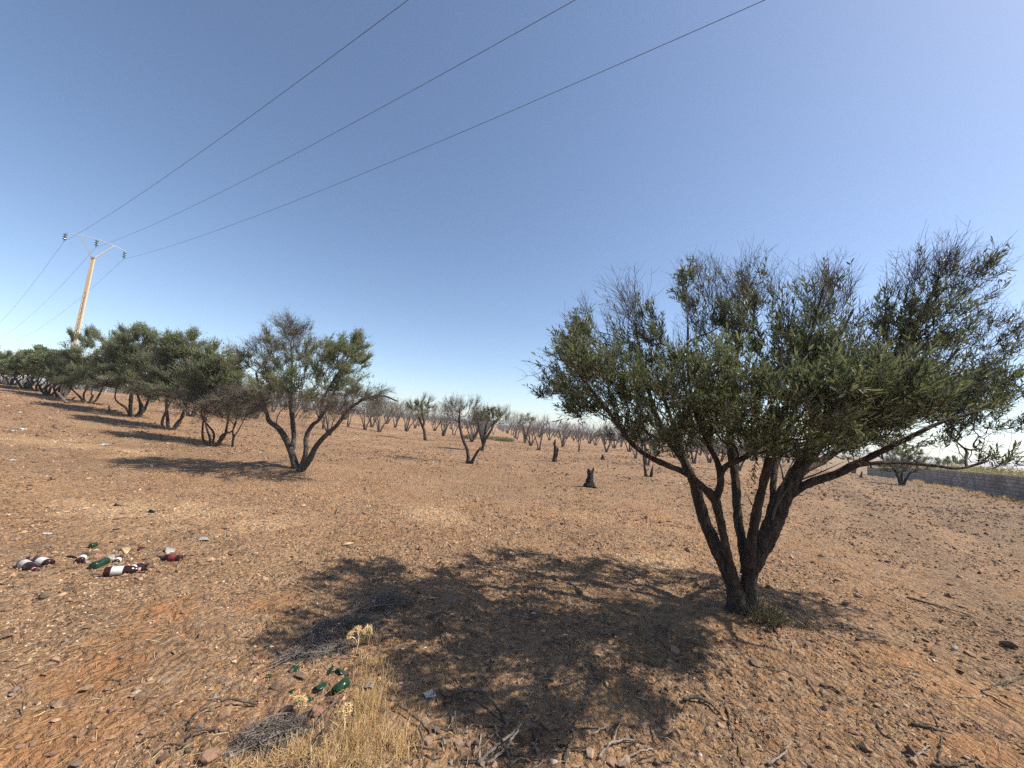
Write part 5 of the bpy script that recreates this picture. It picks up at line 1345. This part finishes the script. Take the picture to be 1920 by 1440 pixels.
S_ = [
    ([(832, 1312), (870, 1308), (905, 1320), (930, 1338), (945, 1352)], 5, 'arched dark branch at the top of the stick pile', False, [0, .03, .05, .03, 0]),
    ([(832, 1322), (860, 1318), (890, 1330), (925, 1352), (960, 1368)], 4.5, 'second arched dark branch just under the topmost one of the pile', False, [0, .02, .04, .02, 0]),
    ([(848, 1315), (852, 1345), (856, 1380)], 3, 'short upright dark twig under the arched branches', False, [.03, .02, 0]),
    ([(895, 1440), (925, 1412), (950, 1396), (975, 1376)], 4.2, 'pale thick stick slanting out of the middle of the stick pile', True, [0, .01, .02, .03]),
    ([(912, 1440), (940, 1418), (962, 1398), (978, 1372)], 3.6, 'bleached stick right beside the pale thick one', True, [0, .01, .03, .04]),
    ([(898, 1440), (897, 1420), (900, 1402)], 3.6, 'pale upright forked stub at the bottom of the stick pile', True, [0, .02, .04]),
    ([(935, 1395), (950, 1368), (972, 1345), (978, 1335)], 3, 'brown stick rising to the right behind the stick pile', False, [0, .02, .03, .03]),
    ([(925, 1380), (935, 1400), (950, 1425), (958, 1440)], 3.2, 'dark stick crossing the pale ones downward', False, [.04, .03, .02, 0]),
    ([(1012, 1375), (1008, 1395), (1000, 1415), (985, 1430)], 4, 'curved stick with a pale broken end right of the pile', False, [.01, .02, .01, 0]),
    ([(945, 1417), (975, 1420), (1000, 1424)], 3.4, 'flat reddish stick lying across the bottom of the pile', False, None),
    ([(955, 1440), (970, 1428), (985, 1430)], 2.6, 'small curved root by the reddish stick', True, None),
    ([(1058, 1440), (1066, 1415), (1076, 1385), (1074, 1370)], 3.4, 'forked grey branch standing right of the stick pile', False, [0, .02, .03, .03]),
    ([(1073, 1372), (1090, 1358), (1118, 1350)], 2.2, 'thin side branch of the forked grey one reaching right', False, [.03, .03, .01]),
    ([(990, 1372), (1010, 1370), (1022, 1374)], 2, 'short thin twig above the curved stick', False, None),
    ([(1122, 1425), (1145, 1405), (1165, 1395), (1190, 1392)], 3.4, 'long pale curved stick right of the pile, upper one', True, [0, .015, .01, 0]),
    ([(1155, 1438), (1175, 1425), (1200, 1412), (1225, 1405)], 3.0, 'long pale curved stick at the bottom edge, lower one', True, None),
    ([(1150, 1398), (1160, 1370), (1172, 1345)], 1.8, 'thin pale twig rising from the upper pale curved stick', True, [.01, .02, .02]),
    ([(1282, 1318), (1310, 1317), (1332, 1326), (1350, 1340)], 4.6, 'thick dark bent stick in the lower right of the shadow', False, [.01, .02, .01, 0]),
    ([(1358, 1308), (1366, 1345), (1376, 1385), (1392, 1430)], 3, 'long dark thin stick running towards the bottom edge', False, None),
    ([(1440, 1438), (1460, 1428), (1474, 1418), (1482, 1404)], 3.4, 'pale bent stick at the bottom edge on the right', True, [0, .01, .02, .02]),
    ([(1708, 1360), (1745, 1368), (1785, 1382)], 4.2, 'dark straight stick lying on the lower right soil', False, None),
    ([(1745, 1335), (1758, 1360), (1766, 1390), (1760, 1425), (1768, 1438)], 3, 'dark crooked root crossing the straight stick lower right', False, None),
    ([(1708, 1430), (1725, 1415), (1745, 1402)], 3, 'short pale stick lower right below the crossing', True, None),
    ([(1748, 1438), (1790, 1438), (1830, 1434)], 3.5, 'dark stick along the bottom edge at right', False, None),
    ([(1700, 1121), (1760, 1138), (1820, 1155)], 2.2, 'long thin dark twig on the ground right of the large olive', False, None),
    ([(1605, 1202), (1635, 1205), (1665, 1206)], 3.2, 'gnarled grey stick alone right of the large olive shadow', False, [.0, .02, .0]),
    ([(1538, 1286), (1560, 1292), (1580, 1305)], 3.8, 'dark bark piece at the right tip of the shadow', False, None),
    ([(1445, 1172), (1455, 1185), (1460, 1202)], 2.4, 'short dark twig below the foot of the large olive', False, None),
    ([(1840, 1300), (1870, 1315), (1905, 1335)], 2.4, 'thin dark stick near the right edge of the photo', False, None),
    ([(480, 1322), (430, 1322), (390, 1332), (365, 1352), (350, 1375)], 3.8, 'arched grey root end in the lower left gravel', False, [0, .02, .03, .02, 0]),
    ([(420, 1376), (385, 1378), (358, 1388), (345, 1405), (310, 1415), (290, 1418)], 3.6, 'long bent grey root lying before the arched one lower left', False, [0, .01, .02, .01, .01, 0]),
    ([(590, 1366), (610, 1345), (640, 1325)], 5, 'dark thick stick pointing at the green bottle half', False, [0, .02, .03]),
    ([(573, 1440), (582, 1418), (605, 1385), (625, 1368)], 4, 'grey branch rising through the dry grass', False, [0, .01, .03, .04]),
    ([(745, 1335), (770, 1350), (790, 1365), (805, 1378)], 4, 'dark branch at the right side of the dry grass', False, [.03, .02, .01, 0]),
    ([(785, 1378), (790, 1400), (792, 1430)], 3.2, 'dark upright stick left of the arched branches', False, [.03, .02, 0]),
    ([(800, 1160), (825, 1150), (800 + 45, 1152)], 2.2, 'thin dark twig in the left part of the shadow', False, None),
    ([(818, 1170), (830, 1195), (842, 1220)], 2.2, 'thin bent twig left of the reddish stone in the shade', False, None),
    ([(690, 1070), (715, 1071), (738, 1067)], 1.7, 'thin dark twig alone above the left shadow tip', False, None),
    ([(500, 1168), (502, 1180), (506, 1190)], 1.8, 'short dark twig left of the brush heap', False, None),
    ([(39, 1334), (43, 1345)], 1.8, 'tiny dark peg sticking up from the orange soil', False, [.02, 0]),
    ([(503, 1235), (545, 1215), (580, 1198)], 2.2, 'long straight twig left of the dead brush', False, [0, .02, .04]),
]
for pts, rp, lab, pale, zs in S_: stick(pts, rp, lab, None, pale, zs=zs)
rs = random.Random(33)
for i in range(46):
    px, py = rs.choice([(rs.uniform(760, 1300), rs.uniform(1360, 1438)), (rs.uniform(1000, 1920), rs.uniform(1180, 1438))])
    a = rs.uniform(0, 3.14); L = rs.uniform(12, 34)
    pts = [(px - math.cos(a) * L, py - math.sin(a) * L * .5), (px + rs.gauss(0, 3), py + rs.gauss(0, 3)), (px + math.cos(a) * L, py + math.sin(a) * L * .5)]
    if max(p[1] for p in pts) > 1439: continue
    pale_ = rs.random() < .2
    stick(pts, rs.uniform(1.6, 2.8), ('short' if L < 23 else 'longer') + (' pale' if pale_ else ' brown') + ' loose twig ' + place_words(px, py), 'loose twigs on the ground', pale_, lift=.006)

# ---- bottles
def glass(name, c, tr, rough=.06):
    m, n, b = new_mat(name); b.inputs['Base Color'].default_value = (*c, 1); b.inputs['Transmission Weight'].default_value = tr
    b.inputs['Roughness'].default_value = rough; b.inputs['IOR'].default_value = 1.45
    v = coords(n); g = noise(n, v, 30, 3, .6); n.links.new(ramp(n, g, [(.35, (rough,) * 3), (.75, (.35,) * 3)]), b.inputs['Roughness']); return m
M_brown = glass('brown_bottle_glass', (0.030, 0.011, 0.008), .15, .12)
M_redglass = glass('red_brown_glass', (0.10, 0.012, 0.010), .3)
M_green = glass('green_bottle_glass', (0.025, 0.095, 0.04), .6, .1)
M_clear = mat_plain('clear_dusty_glass', (0.50, 0.45, 0.38), .25, .6, vary=.15, trans=.45)
def mat_label():
    m, n, b = new_mat('paper_label'); v = coords(n, (1, 1, 1))
    wv = N(n, 'ShaderNodeTexWave'); wv.inputs['Scale'].default_value = 55; wv.inputs['Distortion'].default_value = 3; n.links.new(v, wv.inputs['Vector'])
    c = ramp(n, wv.outputs['Fac'], [(0.0, (0.30, 0.27, 0.26)), (0.25, (0.52, 0.49, 0.47)), (1.0, (0.63, 0.60, 0.57))])
    n.links.new(c, b.inputs['Base Color']); b.inputs['Roughness'].default_value = .7; return m
M_label = mat_label()
M_label_grey = mat_plain('worn_label', (0.42, 0.38, 0.33), .8, .2, vary=.3, scale=60)
M_pink = mat_plain('pink_neck_label', (0.6, 0.25, 0.25), .7, .3, vary=.2, scale=40)
M_foil = mat_plain('dark_foil', (0.03, 0.015, 0.015), .35, .5, vary=.2)
WINE = [(0, .001), (.002, .03), (.006, .0375), (.02, .038), (.175, .038), (.195, .035), (.212, .024), (.228, .0155), (.27, .0142), (.285, .0142), (.287, .016), (.297, .016), (.3, .012)]
def lathe(prof, S=28, axis='x'):
    P = np.array([[z, 0, 0] for z, r in prof]); R = np.array([[r for z, r in prof]])
    return tubes(P[None], R, S, cap=True)
def bottle(px, py, ang, label, mat, lab=M_label, labz=(.05, .13), neck=None, scale=1.0, broken=None, foil=True, name='wine_bottle', roll=0):
    """lies on its side; ang = direction of its neck in the ground plane"""
    p = gp(px, py); r0 = .038 * scale
    root = empty(name, (p[0], p[1], p[2]), label, 'bottle')
    R = np.array(Euler((roll, rad(random.uniform(-3, 3)), ang)).to_matrix()); off = np.array([0, 0, r0 * .62])
    def add(nm, prof, m, S=28, smooth=True):
        V, F = lathe([(z * scale - .15 * scale, r * scale) for z, r in prof], S)
        V = V @ R.T + off; mb = MB(); mb.add(V, F); return link(nm, mb.mesh(nm, m, smooth), root)
    prof = WINE
    if broken: prof = [q for q in WINE if q[0] <= broken] 
    if broken and prof[-1][0] < broken: prof.append((broken, .037))
    add('glass', prof, mat)
    if lab: add('label', [(labz[0], .0384), (labz[0] + .001, .0387), (labz[1] - .001, .0387), (labz[1], .0384)], lab)
    if neck: add('neck_label', [(.232, .0157), (.233, .0160), (.250, .0155), (.251, .0150)], neck)
    if foil and not broken: add('neck_foil', [(.262, .0148), (.263, .0152), (.286, .0150), (.2865, .0165), (.2985, .0165), (.301, .006)], M_foil)
    return root
def angp(p0, p1):
    a, b = gp(*p0), gp(*p1); return math.atan2(b[1] - a[1], b[0] - a[0])
bottle(72, 1057, angp((98, 1060), (38, 1052)), 'brown bottle with a white label, upper one of the crossed pair at far left', M_brown, neck=M_pink, labz=(.05, .14))
bottle(54, 1068, angp((28, 1058), (80, 1075)), 'brown bottle with dirty grey label, lower one of the crossed pair at far left', M_brown, M_label_grey, labz=(.03, .12), neck=M_pink)
bottle(236, 1074, angp((205, 1078), (262, 1070)), 'brown wine bottle with a white label, front one of the touching pair', M_brown, neck=M_pink, labz=(.05, .13))
bottle(256, 1068, angp((235, 1072), (276, 1063)), 'slim brown bottle with a white label, rear one of the touching pair', M_brown, neck=None, labz=(.06, .13), scale=.85)
bottle(316, 1049, angp((338, 1051), (296, 1046)), 'dark red bottle with a red label, lying alone on the right of the litter', M_brown, mat_plain('red_label', (0.22, 0.035, 0.03), .6, .3, vary=.3, scale=30), labz=(.05, .13), scale=.88)
bottle(155, 1049, angp((150, 1056), (162, 1040)), 'dark bottle seen end on with a white label, left of the green one', M_brown, labz=(.04, .12), scale=.85)
bottle(222, 1052, angp((214, 1060), (228, 1044)), 'small dark bottle end with a white label touching the green bottle', M_brown, labz=(.05, .12), scale=.72)
bottle(197, 1057, angp((186, 1062), (216, 1048)), 'broken shiny green bottle without a neck among the brown ones', M_green, None, broken=.16, scale=.95, name='broken_bottle')
bottle(186, 1020, angp((176, 1022), (194, 1016)), 'small piece of green bottle neck above the other bottles', M_green, None, broken=.10, scale=.62, name='broken_bottle')
# curved shards of green glass
def shard(px, py, rx, ry, label, seed, mat=M_green, cat='glass shard', curve=.6, name='glass_shard'):
    r = np.random.default_rng(seed); p = gp(px, py); d = float(p[1]) / FPX
    nr, ns = 5, 14; rim = 1 + r.uniform(-.28, .18, ns); rot = r.uniform(0, 6.28); V = []
    for i in range(nr + 1):
        for j in range(ns):
            q = i / nr * rim[j]; a = j / ns * 6.283; u, v = q * math.cos(a), q * math.sin(a)
            V.append([u * rx * d, v * ry * d * 1.5, -curve * (u * u) * rx * d * .7])
    V = np.array(V); V[:, 1] *= .8; top = V + [0, 0, .0035]; k = (nr + 1) * ns
    F = []
    for i in range(nr):
        for j in range(ns):
            a, b_, c, e = i * ns + j, i * ns + (j + 1) % ns, (i + 1) * ns + (j + 1) % ns, (i + 1) * ns + j
            F.append([a, e, c, b_][::-1]); F.append([a + k, b_ + k, c + k, e + k][::-1])
    for j in range(ns):
        a, b_ = nr * ns + j, nr * ns + (j + 1) % ns; F.append([a, b_, b_ + k, a + k])
    V = np.vstack([V, top]); R = np.array(Euler((r.normal(0, .25), r.normal(0, .25), rot)).to_matrix()); V = V @ R.T; V[:, 2] += -V[:, 2].min() * .8
    mb = MB(); mb.add(V, np.array(F)); o = link(name, mb.mesh(name, mat, True)); o.location = tuple(p); tag(o, label, cat); return o
shard(578, 1310, 11, 10, 'round green bottle bottom lying flat, left of the green bottle half', 1, curve=.2)
shard(600, 1290, 11, 8, 'pointed green shard on a brown stone above the green disc', 2)
shard(553, 1256, 9, 6, 'green shard on the gravel, highest of the left ones', 3)
shard(618, 1262, 5, 5, 'tiny green shard left of the curved one by the brush', 4)
shard(639, 1260, 9, 7, 'curved green shard at the right, just below the dead brush', 5)
shard(548, 1297, 6, 4, 'dull green shard left of the round bottle bottom', 6)
shard(504, 1270, 5, 3, 'faint green shard on the far left of the glass scatter', 7)
shard(500, 1214, 6, 4, 'small glinting green shard up left of the glass scatter', 8)
shard(690, 1290, 9, 7, 'clear dusty shard half hidden in the dry grass', 9, M_clear)
shard(320, 1035, 11, 7, 'clear round glass piece behind the dark red bottle', 10, M_clear)
shard(383, 1013, 11, 7, 'clear crumpled plastic piece right of the bottles', 11, M_clear)
shard(285, 960, 8, 4, 'dull green shard on the pale rubble patch', 12)
shard(265, 1030, 9, 4, 'red brown shard above the touching pair of bottles', 13, M_redglass)
shard(235, 1034, 13, 5, 'flat tan glass shard above the green bottle', 14, mat_plain('tan_shard', (0.35, 0.24, 0.12), .3, .5, vary=.2))
shard(206, 1048, 10, 5, 'dusty clear shard behind the broken green bottle', 16, M_clear)
shard(138, 1045, 11, 4, 'flat brown shard left of the end on dark bottle', 15, mat_plain('brown_shard', (0.16, 0.09, 0.05), .3, .5, vary=.2))
# the lower half of a green bottle, open side up
ph = gp(625, 1305)
bo = bottle(622, 1308, angp((640, 1295), (603, 1325)), 'shiny half of a green bottle lying in the dry grass', M_green, None, broken=.12, scale=.78, name='broken_bottle')

# ---- scraps of litter
def scrap(px, py, w_, h_, label, cat, colr, seed, name, rough=.6, n=9, amp=.16):
    r = np.random.default_rng(seed); p = gp(px, py); d = float(p[1]) / FPX; sx, sy = w_ * d / 2 * .65, h_ * d * .65
    u = np.linspace(-1, 1, n); U, Vv = np.meshgrid(u, u); rot = r.uniform(0, 3.14)
    Z = sx * amp * (noise2(U * 1.7 + seed, Vv * 1.7, seed) + .6 * noise2(U * 4, Vv * 4 + seed, seed + 1)); Z -= Z.min() 
    X = U * sx * (1 + .15 * noise2(Vv * 2, U * 0 + seed, 3)); Y = Vv * sy * (1 + .2 * noise2(U * 2, Vv * 0 + seed, 4))
    V = np.stack([X, Y, Z + .006], -1).reshape(-1, 3); k = n * n; V = np.vstack([V, V - [0, 0, .003]])
    i, j = np.meshgrid(np.arange(n - 1), np.arange(n - 1), indexing='ij'); a = (i * n + j).ravel(); F = np.stack([a, a + 1, a + n + 1, a + n], 1)
    F = np.vstack([F, F[:, ::-1] + k])
    e = list(range(n)) + [n * t + n - 1 for t in range(1, n)] + [n * (n - 1) + t for t in range(n - 2, -1, -1)] + [n * t for t in range(n - 2, 0, -1)]
    F = np.vstack([F, [[e[t], e[t] + k, e[(t + 1) % len(e)] + k, e[(t + 1) % len(e)]] for t in range(len(e))]])
    mb = MB(); mb.add(V, F); m = mat_plain(name + '_film', tuple(q * .75 for q in colr), rough, .4, vary=.12, scale=30)
    o = link(name, mb.mesh(name, m, False)); o.location = tuple(p); o.rotation_euler = (0, 0, rot * .2); tag(o, label, cat); return o
scrap(805, 1305, 26, 12, 'crumpled pinkish white paper scrap above the arched branches', 'paper scrap', (.62, .55, .52), 31, 'paper_scrap')
scrap(88, 1002, 18, 4, 'short white tube like wrapper on the gravel above the left bottles', 'wrapper', (.62, .62, .6), 32, 'wrapper')
scrap(25, 864, 16, 8, 'crumpled brown and white packet near the left edge', 'packet', (.5, .45, .42), 33, 'packet')
scrap(25, 808, 10, 5, 'small bluish white plastic scrap left of the larger white one', 'plastic scrap', (.6, .64, .66), 34, 'plastic_scrap')
scrap(44, 806, 18, 5, 'larger white plastic scrap near the left edge before the long shadow', 'plastic scrap', (.7, .71, .72), 35, 'plastic_scrap')
scrap(196, 835, 18, 4, 'flat white plastic scrap alone on the red soil in front of the left row', 'plastic scrap', (.66, .68, .7), 36, 'plastic_scrap')
scrap(127, 834, 12, 3, 'pale flat scrap on the light rubble before the left row', 'plastic scrap', (.6, .56, .5), 37, 'plastic_scrap')
scrap(1905, 938, 14, 4, 'white scrap by the foot of the block wall at the right edge', 'plastic scrap', (.75, .72, .65), 38, 'plastic_scrap')
scrap(752, 1283, 10, 5, 'small pink and green bottle cap like scrap at the right of the dry grass', 'wrapper', (.5, .3, .3), 39, 'wrapper')


# ---- the dusty air over the plain
hz = MB(); hz.add(box((0, 1400, 6.0), 5600, 3000, 22.0), BOXF)
m_h = bpy.data.materials.new('dusty_air'); m_h.use_nodes = True; hn = m_h.node_tree; hn.nodes.remove(hn.nodes['Principled BSDF'])
pv = hn.nodes.new('ShaderNodeVolumePrincipled'); pv.inputs['Color'].default_value = (.88, .88, .92, 1); pv.inputs['Density'].default_value = 0.0006; pv.inputs['Anisotropy'].default_value = .2
hn.links.new(pv.outputs[0], hn.nodes['Material Output'].inputs['Volume'])
link('haze', hz.mesh('haze', m_h), kind='stuff')
